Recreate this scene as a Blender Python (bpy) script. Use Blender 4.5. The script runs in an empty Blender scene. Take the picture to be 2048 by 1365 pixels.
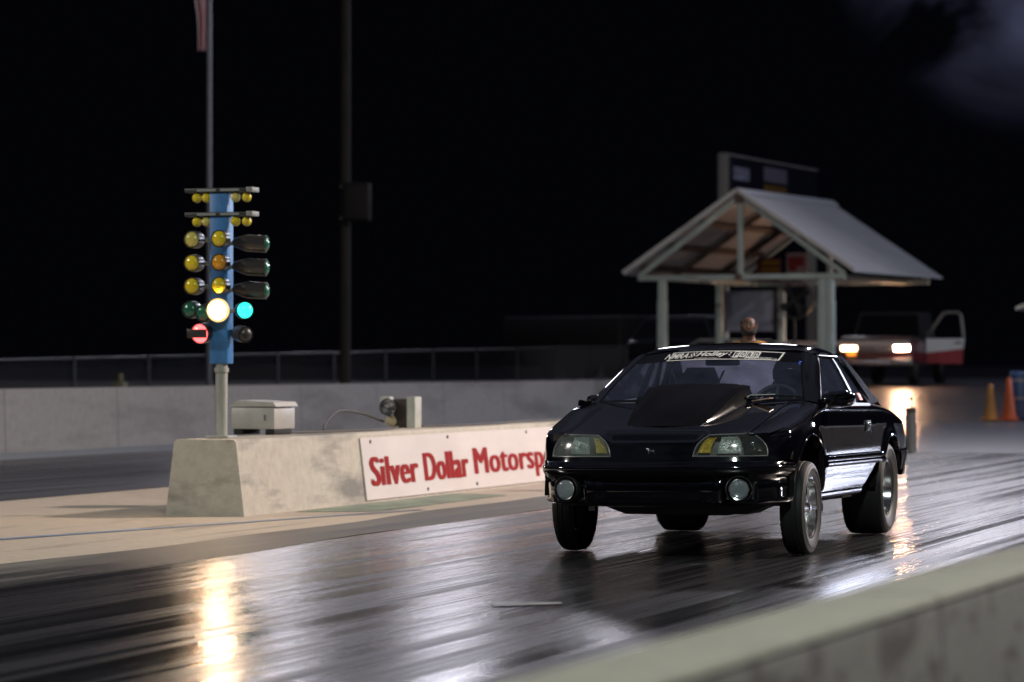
import bpy, bmesh, math, random
import numpy as np
from mathutils import Vector, Matrix
random.seed(7)
S = bpy.context.scene
COL = S.collection
R = math.radians
PI = math.pi

# ------------------------------------------------------------------ camera
A_CAM = math.atan((3160 - 1024) / 6350.0)       # the camera looks left of the track direction (+Y)
CH = 1.23
cam = bpy.data.cameras.new('camera')
camo = bpy.data.objects.new('camera', cam)
COL.objects.link(camo)
camo.location = (0, 0, CH)
PITCH = math.atan((731 - 682.5) / 6350.0)
camo.rotation_euler = (PI / 2 + PITCH, 0, A_CAM)
cam.sensor_width = 36.0
cam.lens = 36.0 * 6350 / 2048
cam.clip_start = 0.1
cam.clip_end = 2000
cam.dof.use_dof = True
cam.dof.focus_distance = 20.6
cam.dof.aperture_fstop = 2.5
S.camera = camo
S.view_settings.view_transform = 'Standard'
S.view_settings.look = 'None'
S.view_settings.exposure = 0.0
S.view_settings.gamma = 1.0
S.cycles.use_denoising = True
S.cycles.max_bounces = 8
S.cycles.transparent_max_bounces = 12
S.cycles.sample_clamp_indirect = 6.0

FW = Vector((-math.sin(A_CAM), math.cos(A_CAM), 0))
RT = Vector((math.cos(A_CAM), math.sin(A_CAM), 0))
def at(u, d, z=0.0):
    """a place u metres right of and d metres in front of the photographer"""
    v = FW * d + RT * u
    return Vector((v.x, v.y, z))

# ------------------------------------------------------------------ world: night sky with a drift of lit cloud
wd = bpy.data.worlds.new('World')
S.world = wd
wd.use_nodes = True
nt = wd.node_tree
for n in list(nt.nodes): nt.nodes.remove(n)
def WN(t): return nt.nodes.new(t)
out = WN('ShaderNodeOutputWorld'); bg = WN('ShaderNodeBackground')
tc = WN('ShaderNodeTexCoord')
cdir = (FW + RT * 0.166 + Vector((0, 0, 0.140))).normalized()
dot = WN('ShaderNodeVectorMath'); dot.operation = 'DOT_PRODUCT'; dot.inputs[1].default_value = cdir
nt.links.new(tc.outputs['Generated'], dot.inputs[0])
fall = WN('ShaderNodeMapRange'); fall.inputs['From Min'].default_value = math.cos(R(3.9)); fall.inputs['From Max'].default_value = math.cos(R(0.2))
fall.interpolation_type = 'SMOOTHSTEP'
nt.links.new(dot.outputs['Value'], fall.inputs['Value'])
mp = WN('ShaderNodeMapping'); mp.inputs['Scale'].default_value = (15, 15, 24)
nt.links.new(tc.outputs['Generated'], mp.inputs['Vector'])
nz = WN('ShaderNodeTexNoise'); nz.inputs['Scale'].default_value = 1.0; nz.inputs['Detail'].default_value = 4; nz.inputs['Roughness'].default_value = .52; nz.inputs['Distortion'].default_value = .6
nt.links.new(mp.outputs['Vector'], nz.inputs['Vector'])
nr = WN('ShaderNodeMapRange'); nr.inputs['From Min'].default_value = .40; nr.inputs['From Max'].default_value = .74
nt.links.new(nz.outputs['Fac'], nr.inputs['Value'])
mu = WN('ShaderNodeMath'); mu.operation = 'MULTIPLY'
nt.links.new(fall.outputs['Result'], mu.inputs[0]); nt.links.new(nr.outputs['Result'], mu.inputs[1])
mx = WN('ShaderNodeMix'); mx.data_type = 'RGBA'
mx.inputs['A'].default_value = (.0009, .0010, .0018, 1); mx.inputs['B'].default_value = (.060, .066, .120, 1)
nt.links.new(mu.outputs[0], mx.inputs['Factor'])
# higher up, well above the picture, the track's smoke and haze glow faintly in the floodlights
sz = WN('ShaderNodeSeparateXYZ'); nt.links.new(tc.outputs['Generated'], sz.inputs[0])
gl = WN('ShaderNodeMapRange'); gl.inputs['From Min'].default_value = .17; gl.inputs['From Max'].default_value = .42; gl.interpolation_type = 'SMOOTHSTEP'
nt.links.new(sz.outputs['Z'], gl.inputs['Value'])
n2 = WN('ShaderNodeTexNoise'); n2.inputs['Scale'].default_value = 3.2; n2.inputs['Detail'].default_value = 3
nt.links.new(tc.outputs['Generated'], n2.inputs['Vector'])
n2r = WN('ShaderNodeMapRange'); n2r.inputs['From Min'].default_value = .35; n2r.inputs['From Max'].default_value = .7
nt.links.new(n2.outputs['Fac'], n2r.inputs['Value'])
gm_ = WN('ShaderNodeMath'); gm_.operation = 'MULTIPLY'; nt.links.new(gl.outputs['Result'], gm_.inputs[0]); nt.links.new(n2r.outputs['Result'], gm_.inputs[1])
gmx = WN('ShaderNodeMix'); gmx.data_type = 'RGBA'; gmx.inputs['B'].default_value = (.060, .062, .090, 1)
nt.links.new(gm_.outputs[0], gmx.inputs['Factor']); nt.links.new(mx.outputs['Result'], gmx.inputs['A'])
nt.links.new(gmx.outputs['Result'], bg.inputs['Color']); bg.inputs['Strength'].default_value = 1.0
nt.links.new(bg.outputs[0], out.inputs['Surface'])

# ------------------------------------------------------------------ the track's floodlights and one added fill lamp (all outside the frame)
def flood(name, loc, target, power, color, size=1.2):
    l = bpy.data.lights.new(name, 'AREA'); l.shape = 'DISK'; l.size = size
    l.energy = power; l.color = color
    o = bpy.data.objects.new(name, l); COL.objects.link(o)
    o.location = loc
    o.rotation_euler = (Vector(target) - Vector(loc)).to_track_quat('-Z', 'Y').to_euler()
    return o
flood('floodlight_start', (-12.6, 70, 15.8), (-6, 22, 0), 1500, (.90, .88, 1.0), 1.0)
for _x, _y, _z, _p in ((-38, 90, 14, 300), (-33, 92, 13, 300), (-28, 94, 14, 220), (-23, 96, 13, 110)):
    flood('floodlight_far', (_x, _y, _z), (-8, 20, 0), _p, (.90, .88, 1.0), 2.2)
flood('floodlight_side', (5, 34, 11), (-9, 27, 0), 5200, (1.0, .84, .74), 1.2)
flood('floodlight_stand', (3.5, 1, 15), (-8, 24, 0), 2300, (.86, 1.0, .92), 1.2)
flood('floodlight_right', (7.2, 78, 11), (-4, 24, 0), 3600, (.74, .80, 1.0), 4.5)
flood('added_fill_right_near', (2.6, 58, 7.5), (-4, 24, 0), 500, (.80, .80, 1.0), 2.0)  # extra lamp added to brighten the reflections in the car's door and sill
flood('floodlight_far_side', (-31, 12, 13), (-4, 24, 0), 2600, (1.0, .93, .85), 1.4)
flood('floodlight_paddock', (38, 52, 14), (6, 76, 1), 3500, (.92, .95, 1.0), 1.5)

# ------------------------------------------------------------------ helpers
def pch(xs, ys):
    xs = np.array(xs, float); ys = np.array(ys, float)
    h = np.diff(xs); dl = np.diff(ys) / h
    m = np.zeros(len(xs))
    m[0] = dl[0]; m[-1] = dl[-1]
    for i in range(1, len(xs) - 1):
        if dl[i-1] * dl[i] > 0:
            w1 = 2*h[i] + h[i-1]; w2 = h[i] + 2*h[i-1]
            m[i] = (w1 + w2) / (w1/dl[i-1] + w2/dl[i])
    def fn(x):
        x = min(max(x, xs[0]), xs[-1])
        i = min(int(np.searchsorted(xs, x, side='right')) - 1, len(xs) - 2); i = max(i, 0)
        t = (x - xs[i]) / h[i]
        return float((2*t**3-3*t*t+1)*ys[i] + (t**3-2*t*t+t)*h[i]*m[i] + (-2*t**3+3*t*t)*ys[i+1] + (t**3-t*t)*h[i]*m[i+1])
    return fn
def sm(a, b, x):
    t = min(max((x - a) / (b - a), 0), 1); return t*t*(3-2*t)
def lerp(a, b, t): return a + (b - a) * t
def lin(n, a=0.0, b=1.0): return [a + (b - a) * i / (n - 1) for i in range(n)]

class MB:
    def __init__(s): s.v = []; s.f = []; s.m = []
    def add(s, vs, fs, mi=0):
        k = len(s.v); s.v += [tuple(v) for v in vs]
        s.f += [tuple(i + k for i in f) for f in fs]; s.m += [mi] * len(fs); return s
    def grid(s, fn, us, vs, mi=0, flip=False):
        P = [fn(u, v) for u in us for v in vs]; n = len(vs); F = []
        for i in range(len(us) - 1):
            for j in range(n - 1):
                q = (i*n+j, (i+1)*n+j, (i+1)*n+j+1, i*n+j+1)
                F.append(q[::-1] if flip else q)
        return s.add(P, F, mi)
    def box(s, c, size, rot=None, mi=0, bev=0.0):
        bm = bmesh.new(); bmesh.ops.create_cube(bm, size=1)
        bmesh.ops.scale(bm, vec=size, verts=bm.verts)
        if bev > 0:
            bmesh.ops.bevel(bm, geom=list(bm.edges), offset=bev, segments=2, profile=.5, affect='EDGES')
        if rot is not None: bmesh.ops.transform(bm, matrix=rot.to_4x4(), verts=bm.verts)
        bmesh.ops.translate(bm, vec=c, verts=bm.verts)
        bm.verts.index_update()
        s.add([v.co[:] for v in bm.verts], [[v.index for v in f.verts] for f in bm.faces], mi); bm.free(); return s
    def bar(s, p, q, w, h=None, mi=0, bev=0.0):
        p = Vector(p); q = Vector(q); d = q - p
        rot = d.to_track_quat('X', 'Z').to_matrix()
        return s.box((p + q) / 2, (d.length, w, h or w), rot, mi, bev)
    def tube(s, path, r, n=8, mi=0, close=False, cap=True):
        P = [Vector(p) for p in path]; N = len(P); V = []; F = []
        rs = r if isinstance(r, (list, tuple)) else [r] * N
        up = None
        for i, p in enumerate(P):
            t = (P[(i+1) % N] - P[i-1]) if close else (P[min(i+1, N-1)] - P[max(i-1, 0)])
            t.normalize()
            if up is None: up = t.orthogonal().normalized()
            up = (up - t * up.dot(t)).normalized(); sd = t.cross(up)
            for k in range(n):
                a = 2*PI*k/n; V.append(p + (up*math.cos(a) + sd*math.sin(a)) * rs[i])
        for i in range(N if close else N - 1):
            for k in range(n):
                a = i*n+k; b = i*n+(k+1) % n; c = ((i+1) % N)*n+(k+1) % n; d = ((i+1) % N)*n+k
                F.append((a, b, c, d))
        if cap and not close:
            F.append(tuple(range(n))[::-1]); F.append(tuple((N-1)*n+k for k in range(n)))
        return s.add(V, F, mi)
    def lathe(s, prof, c=(0, 0, 0), axis='Z', n=32, mi=0, a0=0, a1=2*PI, wave=None):
        """prof: (radius, height) pairs turned about an axis"""
        full = abs(a1 - a0 - 2*PI) < 1e-6; V = []; F = []; m = len(prof); steps = n if full else n + 1
        ax = Vector({'X': (1,0,0), 'Y': (0,1,0), 'Z': (0,0,1)}[axis]) if isinstance(axis, str) else Vector(axis).normalized()
        e1 = ax.orthogonal().normalized() if axis != 'X' else Vector((0, 1, 0)); e2 = ax.cross(e1)
        for i in range(steps):
            a = a0 + (a1 - a0) * i / n; dr = e1*math.cos(a) + e2*math.sin(a)
            for (r, h) in prof: V.append(Vector(c) + dr*r + ax*h)
        for i in range(n):
            for j in range(m - 1):
                a = i*m+j; b = ((i+1) % steps)*m+j
                F.append((a, b, b+1, a+1))
        return s.add(V, F, mi)
    def ball(s, c, r, n=16, mi=0, sc=(1, 1, 1)):
        V = []; F = []; m = n // 2
        for i in range(m + 1):
            t = PI*i/m
            for k in range(n):
                a = 2*PI*k/n
                V.append((c[0]+r*sc[0]*math.sin(t)*math.cos(a), c[1]+r*sc[1]*math.sin(t)*math.sin(a), c[2]+r*sc[2]*math.cos(t)))
        for i in range(m):
            for k in range(n): F.append((i*n+k, (i+1)*n+k, (i+1)*n+(k+1) % n, i*n+(k+1) % n))
        return s.add(V, F, mi)
    def prism(s, poly, fn, t0, t1, mi=0):
        """poly of 2-D points; fn(a, b, t) -> 3-D; closed solid between t0 and t1"""
        n = len(poly); V = [fn(a, b, t0) for a, b in poly] + [fn(a, b, t1) for a, b in poly]
        F = [tuple(range(n))[::-1], tuple(range(n, 2*n))] + [(i, (i+1) % n, n+(i+1) % n, n+i) for i in range(n)]
        return s.add(V, F, mi)
    def build(s, name, mats, parent=None, smooth=35, merge=False, normals=True):
        me = bpy.data.meshes.new(name); me.from_pydata([tuple(v) for v in s.v], [], s.f)
        if not isinstance(mats, (list, tuple)): mats = [mats]
        for m in mats: me.materials.append(m)
        me.polygons.foreach_set('material_index', s.m)
        if merge or normals:
            bm = bmesh.new(); bm.from_mesh(me)
            if merge: bmesh.ops.remove_doubles(bm, verts=bm.verts, dist=1e-5)
            bmesh.ops.dissolve_degenerate(bm, edges=bm.edges, dist=1e-6)
            if normals: bmesh.ops.recalc_face_normals(bm, faces=bm.faces)
            bm.to_mesh(me); bm.free()
        if smooth:
            me.polygons.foreach_set('use_smooth', [True]*len(me.polygons))
            me.set_sharp_from_angle(angle=R(smooth))
        o = bpy.data.objects.new(name, me); COL.objects.link(o)
        if parent is not None: o.parent = parent
        return o
def mirror(s):
    """both sides of a car: a copy with x negated"""
    t = MB(); t.v = [(-x, y, z) for x, y, z in s.v]; t.f = [f[::-1] for f in s.f]; t.m = list(s.m); return t
def both(s):
    t = mirror(s); k = len(s.v); s.v += t.v; s.f += [tuple(i+k for i in f) for f in t.f]; s.m += t.m; return s

def tag(o, label, cat, group=None, kind=None):
    if label: o['label'] = label
    if cat: o['category'] = cat
    if group: o['group'] = group
    if kind: o['kind'] = kind
    return o
def empty(name, loc=(0, 0, 0), rot=(0, 0, 0), parent=None):
    o = bpy.data.objects.new(name, None); COL.objects.link(o); o.location = loc; o.rotation_euler = rot
    o.empty_display_size = .2
    if parent is not None: o.parent = parent
    return o
def thing(name, label, cat, loc=(0, 0, 0), rz=0.0, group=None):
    return tag(empty(name, loc, (0, 0, rz)), label, cat, group)
def copy_tree(o, parent=None):
    c = o.copy(); COL.objects.link(c)
    if parent is not None: c.parent = parent
    for ch in list(o.children): copy_tree(ch, c)
    return c

# ------------------------------------------------------------------ materials
def pmat(name, col, rough=.5, metal=0.0, spec=.5, coat=0.0, emit=None, es=0.0, noise=0.0, nscale=(3, 3, 3), bump=0.0, bscale=40, rvar=0.0):
    m = bpy.data.materials.new(name); m.use_nodes = True
    t = m.node_tree; b = t.nodes['Principled BSDF']
    b.inputs['Base Color'].default_value = (*col, 1); b.inputs['Roughness'].default_value = rough
    b.inputs['Metallic'].default_value = metal; b.inputs['Specular IOR Level'].default_value = spec
    b.inputs['Coat Weight'].default_value = coat; b.inputs['Coat Roughness'].default_value = .03
    if emit: b.inputs['Emission Color'].default_value = (*emit, 1); b.inputs['Emission Strength'].default_value = es
    if noise or bump or rvar:
        c = t.nodes.new('ShaderNodeTexCoord'); mp = t.nodes.new('ShaderNodeMapping'); mp.inputs['Scale'].default_value = nscale
        t.links.new(c.outputs['Object'], mp.inputs['Vector'])
        n = t.nodes.new('ShaderNodeTexNoise'); n.inputs['Scale'].default_value = 1; n.inputs['Detail'].default_value = 6; n.inputs['Roughness'].default_value = .62
        t.links.new(mp.outputs['Vector'], n.inputs['Vector'])
        if noise:
            r = t.nodes.new('ShaderNodeMapRange'); r.inputs['From Min'].default_value = .3; r.inputs['From Max'].default_value = .7
            r.inputs['To Min'].default_value = 1 - noise; r.inputs['To Max'].default_value = 1 + noise*.6
            t.links.new(n.outputs['Fac'], r.inputs['Value'])
            x = t.nodes.new('ShaderNodeVectorMath'); x.operation = 'SCALE'; x.inputs[0].default_value = col
            t.links.new(r.outputs['Result'], x.inputs['Scale']); t.links.new(x.outputs['Vector'], b.inputs['Base Color'])
        if rvar:
            r = t.nodes.new('ShaderNodeMapRange'); r.inputs['From Min'].default_value = .3; r.inputs['From Max'].default_value = .7
            r.inputs['To Min'].default_value = max(rough - rvar, .02); r.inputs['To Max'].default_value = rough + rvar
            t.links.new(n.outputs['Fac'], r.inputs['Value']); t.links.new(r.outputs['Result'], b.inputs['Roughness'])
        if bump:
            n2 = t.nodes.new('ShaderNodeTexNoise'); n2.inputs['Scale'].default_value = bscale; n2.inputs['Detail'].default_value = 4
            t.links.new(c.outputs['Object'], n2.inputs['Vector'])
            bp = t.nodes.new('ShaderNodeBump'); bp.inputs['Strength'].default_value = bump; bp.inputs['Distance'].default_value = .01
            t.links.new(n2.outputs['Fac'], bp.inputs['Height']); t.links.new(bp.outputs['Normal'], b.inputs['Normal'])
    return m

def glass(name, tint, gloss=1.0, dust=0.0, dustcol=(.5, .52, .6), rough=.02):
    """thin sheet: tinted see-through + mirror by fresnel + a film of dust"""
    m = bpy.data.materials.new(name); m.use_nodes = True; t = m.node_tree
    for n in list(t.nodes): t.nodes.remove(n)
    o = t.nodes.new('ShaderNodeOutputMaterial'); tr = t.nodes.new('ShaderNodeBsdfTransparent'); tr.inputs[0].default_value = (*tint, 1)
    gl = t.nodes.new('ShaderNodeBsdfGlossy'); gl.inputs['Color'].default_value = (gloss, gloss, gloss, 1); gl.inputs['Roughness'].default_value = rough
    fr = t.nodes.new('ShaderNodeFresnel'); fr.inputs['IOR'].default_value = 1.5
    a = t.nodes.new('ShaderNodeMixShader'); t.links.new(fr.outputs[0], a.inputs[0]); t.links.new(tr.outputs[0], a.inputs[1]); t.links.new(gl.outputs[0], a.inputs[2])
    last = a
    if dust:
        df = t.nodes.new('ShaderNodeBsdfTranslucent'); df.inputs[0].default_value = (*dustcol, 1)
        d2 = t.nodes.new('ShaderNodeBsdfDiffuse'); d2.inputs[0].default_value = (*dustcol, 1)
        ad = t.nodes.new('ShaderNodeMixShader'); ad.inputs[0].default_value = .5
        t.links.new(df.outputs[0], ad.inputs[1]); t.links.new(d2.outputs[0], ad.inputs[2])
        c = t.nodes.new('ShaderNodeTexCoord'); n = t.nodes.new('ShaderNodeTexNoise'); n.inputs['Scale'].default_value = 6; n.inputs['Detail'].default_value = 7
        t.links.new(c.outputs['Object'], n.inputs['Vector'])
        r = t.nodes.new('ShaderNodeMapRange'); r.inputs['From Min'].default_value = .3; r.inputs['From Max'].default_value = .75
        r.inputs['To Min'].default_value = dust*.6; r.inputs['To Max'].default_value = dust*1.5
        t.links.new(n.outputs['Fac'], r.inputs['Value'])
        b = t.nodes.new('ShaderNodeMixShader'); t.links.new(r.outputs['Result'], b.inputs[0]); t.links.new(a.outputs[0], b.inputs[1]); t.links.new(ad.outputs[0], b.inputs[2]); last = b
    t.links.new(last.outputs[0], o.inputs['Surface'])
    return m

def streaks(name, c0, c1, r0, r1, spec=.5, sx=5.0, sy=.10, bump=.25, dull=1.0, lo=.33, hi=.66):
    """racing surface: worn in long streaks down the track"""
    m = bpy.data.materials.new(name); m.use_nodes = True; t = m.node_tree; b = t.nodes['Principled BSDF']
    c = t.nodes.new('ShaderNodeTexCoord')
    def noise(scale, detail, rough):
        mp = t.nodes.new('ShaderNodeMapping'); mp.inputs['Scale'].default_value = scale
        t.links.new(c.outputs['Object'], mp.inputs['Vector'])
        n = t.nodes.new('ShaderNodeTexNoise'); n.inputs['Scale'].default_value = 1; n.inputs['Detail'].default_value = detail; n.inputs['Roughness'].default_value = rough
        t.links.new(mp.outputs['Vector'], n.inputs['Vector']); return n.outputs['Fac']
    a = noise((sx, sy, 1), 8, .68); f = noise((sx*6, sy*1.2, 1), 4, .6); w = noise((.35, .06, 1), 3, .5)
    def math_(op, x, y):
        n = t.nodes.new('ShaderNodeMath'); n.operation = op
        for i, q in enumerate((x, y)):
            if isinstance(q, float): n.inputs[i].default_value = q
            else: t.links.new(q, n.inputs[i])
        return n.outputs[0]
    s = math_('ADD', math_('ADD', math_('MULTIPLY', a, .55), math_('MULTIPLY', f, .25)), math_('MULTIPLY', w, .20))
    mr = t.nodes.new('ShaderNodeMapRange'); mr.inputs['From Min'].default_value = lo; mr.inputs['From Max'].default_value = hi
    mr.interpolation_type = 'SMOOTHSTEP'
    t.links.new(s, mr.inputs['Value'])
    mix = t.nodes.new('ShaderNodeMix'); mix.data_type = 'RGBA'; mix.inputs['A'].default_value = (*c0, 1); mix.inputs['B'].default_value = (*c1, 1)
    t.links.new(mr.outputs['Result'], mix.inputs['Factor']); t.links.new(mix.outputs['Result'], b.inputs['Base Color'])
    rr = t.nodes.new('ShaderNodeMapRange'); rr.inputs['To Min'].default_value = r0; rr.inputs['To Max'].default_value = r1
    t.links.new(mr.outputs['Result'], rr.inputs['Value']); t.links.new(rr.outputs['Result'], b.inputs['Roughness'])
    sr = t.nodes.new('ShaderNodeMapRange'); sr.inputs['To Min'].default_value = spec; sr.inputs['To Max'].default_value = spec*dull
    t.links.new(mr.outputs['Result'], sr.inputs['Value']); t.links.new(sr.outputs['Result'], b.inputs['Specular IOR Level'])
    if bump:
        bp = t.nodes.new('ShaderNodeBump'); bp.inputs['Strength'].default_value = bump; bp.inputs['Distance'].default_value = .004
        t.links.new(math_('ADD', a, f), bp.inputs['Height']); t.links.new(bp.outputs['Normal'], b.inputs['Normal'])
    return m

def concrete(name, col, stain=.5, stain_col=(.05, .045, .045), nscale=(1.2, .35, 1.6), rough=.8, amount=(.55, .72), joint=0.0, sdet=7):
    m = bpy.data.materials.new(name); m.use_nodes = True; t = m.node_tree; b = t.nodes['Principled BSDF']
    b.inputs['Roughness'].default_value = rough
    c = t.nodes.new('ShaderNodeTexCoord')
    def noise(scale, detail, rough_):
        mp = t.nodes.new('ShaderNodeMapping'); mp.inputs['Scale'].default_value = scale
        t.links.new(c.outputs['Object'], mp.inputs['Vector'])
        n = t.nodes.new('ShaderNodeTexNoise'); n.inputs['Scale'].default_value = 1; n.inputs['Detail'].default_value = detail; n.inputs['Roughness'].default_value = rough_
        t.links.new(mp.outputs['Vector'], n.inputs['Vector']); return n.outputs['Fac']
    g = noise((9, 9, 9), 6, .7); s = noise(nscale, sdet, .62)
    r1 = t.nodes.new('ShaderNodeMapRange'); r1.inputs['From Min'].default_value = .3; r1.inputs['From Max'].default_value = .7; r1.inputs['To Min'].default_value = .82; r1.inputs['To Max'].default_value = 1.1
    t.links.new(g, r1.inputs['Value'])
    x = t.nodes.new('ShaderNodeVectorMath'); x.operation = 'SCALE'; x.inputs[0].default_value = col; t.links.new(r1.outputs['Result'], x.inputs['Scale'])
    r2 = t.nodes.new('ShaderNodeMapRange'); r2.inputs['From Min'].default_value = amount[0]; r2.inputs['From Max'].default_value = amount[1]; r2.inputs['To Max'].default_value = stain
    t.links.new(s, r2.inputs['Value'])
    mix = t.nodes.new('ShaderNodeMix'); mix.data_type = 'RGBA'; mix.inputs['B'].default_value = (*stain_col, 1)
    t.links.new(r2.outputs['Result'], mix.inputs['Factor']); t.links.new(x.outputs['Vector'], mix.inputs['A']); t.links.new(mix.outputs['Result'], b.inputs['Base Color'])
    if joint:                                      # cast joints every few metres
        sp_ = t.nodes.new('ShaderNodeSeparateXYZ'); t.links.new(c.outputs['Object'], sp_.inputs[0])
        d1 = t.nodes.new('ShaderNodeMath'); d1.operation = 'DIVIDE'; d1.inputs[1].default_value = joint; t.links.new(sp_.outputs['Y'], d1.inputs[0])
        d2 = t.nodes.new('ShaderNodeMath'); d2.operation = 'FRACT'; t.links.new(d1.outputs[0], d2.inputs[0])
        d3 = t.nodes.new('ShaderNodeMath'); d3.operation = 'LESS_THAN'; d3.inputs[1].default_value = .022/joint; t.links.new(d2.outputs[0], d3.inputs[0])
        m3 = t.nodes.new('ShaderNodeMix'); m3.data_type = 'RGBA'; m3.inputs['B'].default_value = (*[q*.25 for q in col], 1)
        t.links.new(d3.outputs[0], m3.inputs['Factor']); t.links.new(mix.outputs['Result'], m3.inputs['A']); t.links.new(m3.outputs['Result'], b.inputs['Base Color'])
    n3 = t.nodes.new('ShaderNodeTexNoise'); n3.inputs['Scale'].default_value = 60; n3.inputs['Detail'].default_value = 5
    t.links.new(c.outputs['Object'], n3.inputs['Vector'])
    bp = t.nodes.new('ShaderNodeBump'); bp.inputs['Strength'].default_value = .25; bp.inputs['Distance'].default_value = .01
    t.links.new(n3.outputs['Fac'], bp.inputs['Height']); t.links.new(bp.outputs['Normal'], b.inputs['Normal'])
    return m

M = dict(
    paint=pmat('black_paint', (.0025, .0025, .0045), .07, 0, .5, 1.0),
    scoop=pmat('black_scoop_paint', (.005, .0048, .0055), .16, 0, .22, .0),
    trim=pmat('black_trim', (.010, .010, .011), .38),
    black=pmat('matte_black', (.006, .006, .007), .75),
    liner=pmat('wheel_well_black', (.004, .004, .004), .9, spec=.2),
    chrome=pmat('chrome', (.75, .75, .78), .10, 1.0),
    alu=pmat('polished_aluminium', (.72, .71, .72), .16, 1.0),
    rubber=pmat('tyre_rubber', (.012, .0115, .012), .62, spec=.35, noise=.2, nscale=(20, 20, 20)),
    sidewall=pmat('tyre_sidewall', (.045, .041, .040), .58, noise=.25, nscale=(14, 14, 14)),
    glass=glass('windscreen_glass', (.84, .86, .88), 1.0, .075, (.32, .40, .68)),
    tint=glass('side_glass', (.34, .36, .38), 1.0, .07, (.26, .34, .58)),
    lens=glass('lamp_lens', (.90, .91, .90), .9, .09, (.6, .65, .62), .08),
    hazy=glass('hazed_lamp_lens', (.85, .88, .86), .9, .22, (.62, .70, .66), .14),
    bowl=pmat('lamp_reflector', (.85, .87, .86), .36, 1.0, bump=1.0, bscale=90),
    amber=pmat('amber_reflector', (.62, .44, .035), .25, .25, bump=.8, bscale=110),
    foglens=glass('fog_lamp_lens', (.8, .84, .86), .9, .34, (.55, .62, .66), .08),
    dkhouse=pmat('lamp_housing_dark', (.030, .029, .028), .4),
    white=pmat('white_vinyl', (.78, .76, .75), .5),
    ink=pmat('black_vinyl', (.004, .004, .005), .12, spec=.4),
    seat=pmat('seat_cloth', (.010, .011, .013), .85),
    cage=pmat('roll_cage_tube', (.035, .036, .045), .35),
    orange=pmat('orange_red_vinyl', (.70, .12, .03), .5),
)

# ------------------------------------------------------------------ ground, track
def ramp(y):
    return .78 * sm(66.5, 79, y)
gm = concrete('ground_dirt', (.018, .017, .016), .5, (.008, .008, .007), (.2, .2, 1))
mb = MB()
xs = [-400, -120, -60, -40, -28, -20, -10, 0, 10, 25, 60, 150, 400]
ys = [-120, -20, 20, 50, 60] + lin(12, 66, 79) + [82, 95, 130, 250, 600, 1200]
mb.grid(lambda x, y: (x, y, ramp(y) - .012), xs, ys)
tag(mb.build('ground', gm, smooth=60), None, None, kind='structure')

rub = streaks('rubbered_lane', (.007, .007, .008), (.028, .027, .031), .13, .38, .75, 4.6, .05, .06, .28, .41, .59)
rub2 = streaks('far_lane', (.010, .010, .012), (.085, .088, .102), .20, .48, .6, 1.5, .03, .06, .45, .42, .58)
pad = concrete('concrete_pad', (.47, .40, .325), .6, (.10, .09, .08), (3.2, .30, 1), .7, (.56, .72))
band = streaks('dusty_edge', (.018, .017, .017), (.16, .15, .135), .45, .7, .4, 3.2, .16, .2, 1.0, .40, .60)
pale = concrete('pale_edge', (.26, .29, .33), .5, (.10, .10, .11), (1, .1, 1), .6, (.5, .75))
def strip(name, x0, x1, y0, y1, z, mat, wob=0.0, n=60, slant=0.0):
    mb = MB()
    ys = lin(n, y0, y1)
    def f(u, v):
        y = ys[v]; w0 = w1 = 0
        if wob and 0 < v < n-1:
            w0 = wob*math.sin(y*1.7)*.6 + wob*math.sin(y*.61+1)
            w1 = wob*math.sin(y*1.31+2)*.6 + wob*math.sin(y*.47)
        return ((x0+w0) if u == 0 else (x1+w1+slant*(y-7.5)), y, ramp(y) + z)
    mb.grid(f, [0, 1], list(range(n)))
    return tag(mb.build(name, mat, smooth=60), None, None, kind='structure')
strip('racing_lane', -8.34, -1.60, 0, 46, .004, rub, 0, 60, .0344)
strip('far_racing_lane', -19.4, -13.5, -25, 44, .004, rub2)
strip('concrete_strip', -13.5, -9.1, -25, 44, .002, pad)
strip('dusty_edge_strip', -9.14, -8.30, -25, 44, .006, band, .06, 260)
strip('pale_edge_strip', -20.75, -19.4, -25, 67.2, .004, pale)
# the staging apron climbs gently behind the start line
apron = streaks('apron_asphalt', (.028, .028, .032), (.075, .073, .075), .26, .42, .5, .25, .5, .2)
mb = MB(); mb.grid(lambda x, y: (x, y, ramp(y) + .004), [-30, -20, -8, 0, 10, 30], [66.9] + lin(12, 67.4, 79) + [90, 110])
tag(mb.build('staging_apron', apron, smooth=60), None, None, kind='structure')
seamm = pmat('seam_concrete', (.22, .23, .25), .5, noise=.3, nscale=(2, 2, 2))
strip('launch_pad_strip', -19.4, 14, 43.8, 67.0, .012, pmat('launch_pad', (.10, .105, .125), .30, noise=.35, nscale=(.4, 3, 1)), 0, 8)
strip('start_line', -19.4, 14, 66.75, 67.1, .016, seamm, 0, 4)
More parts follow.
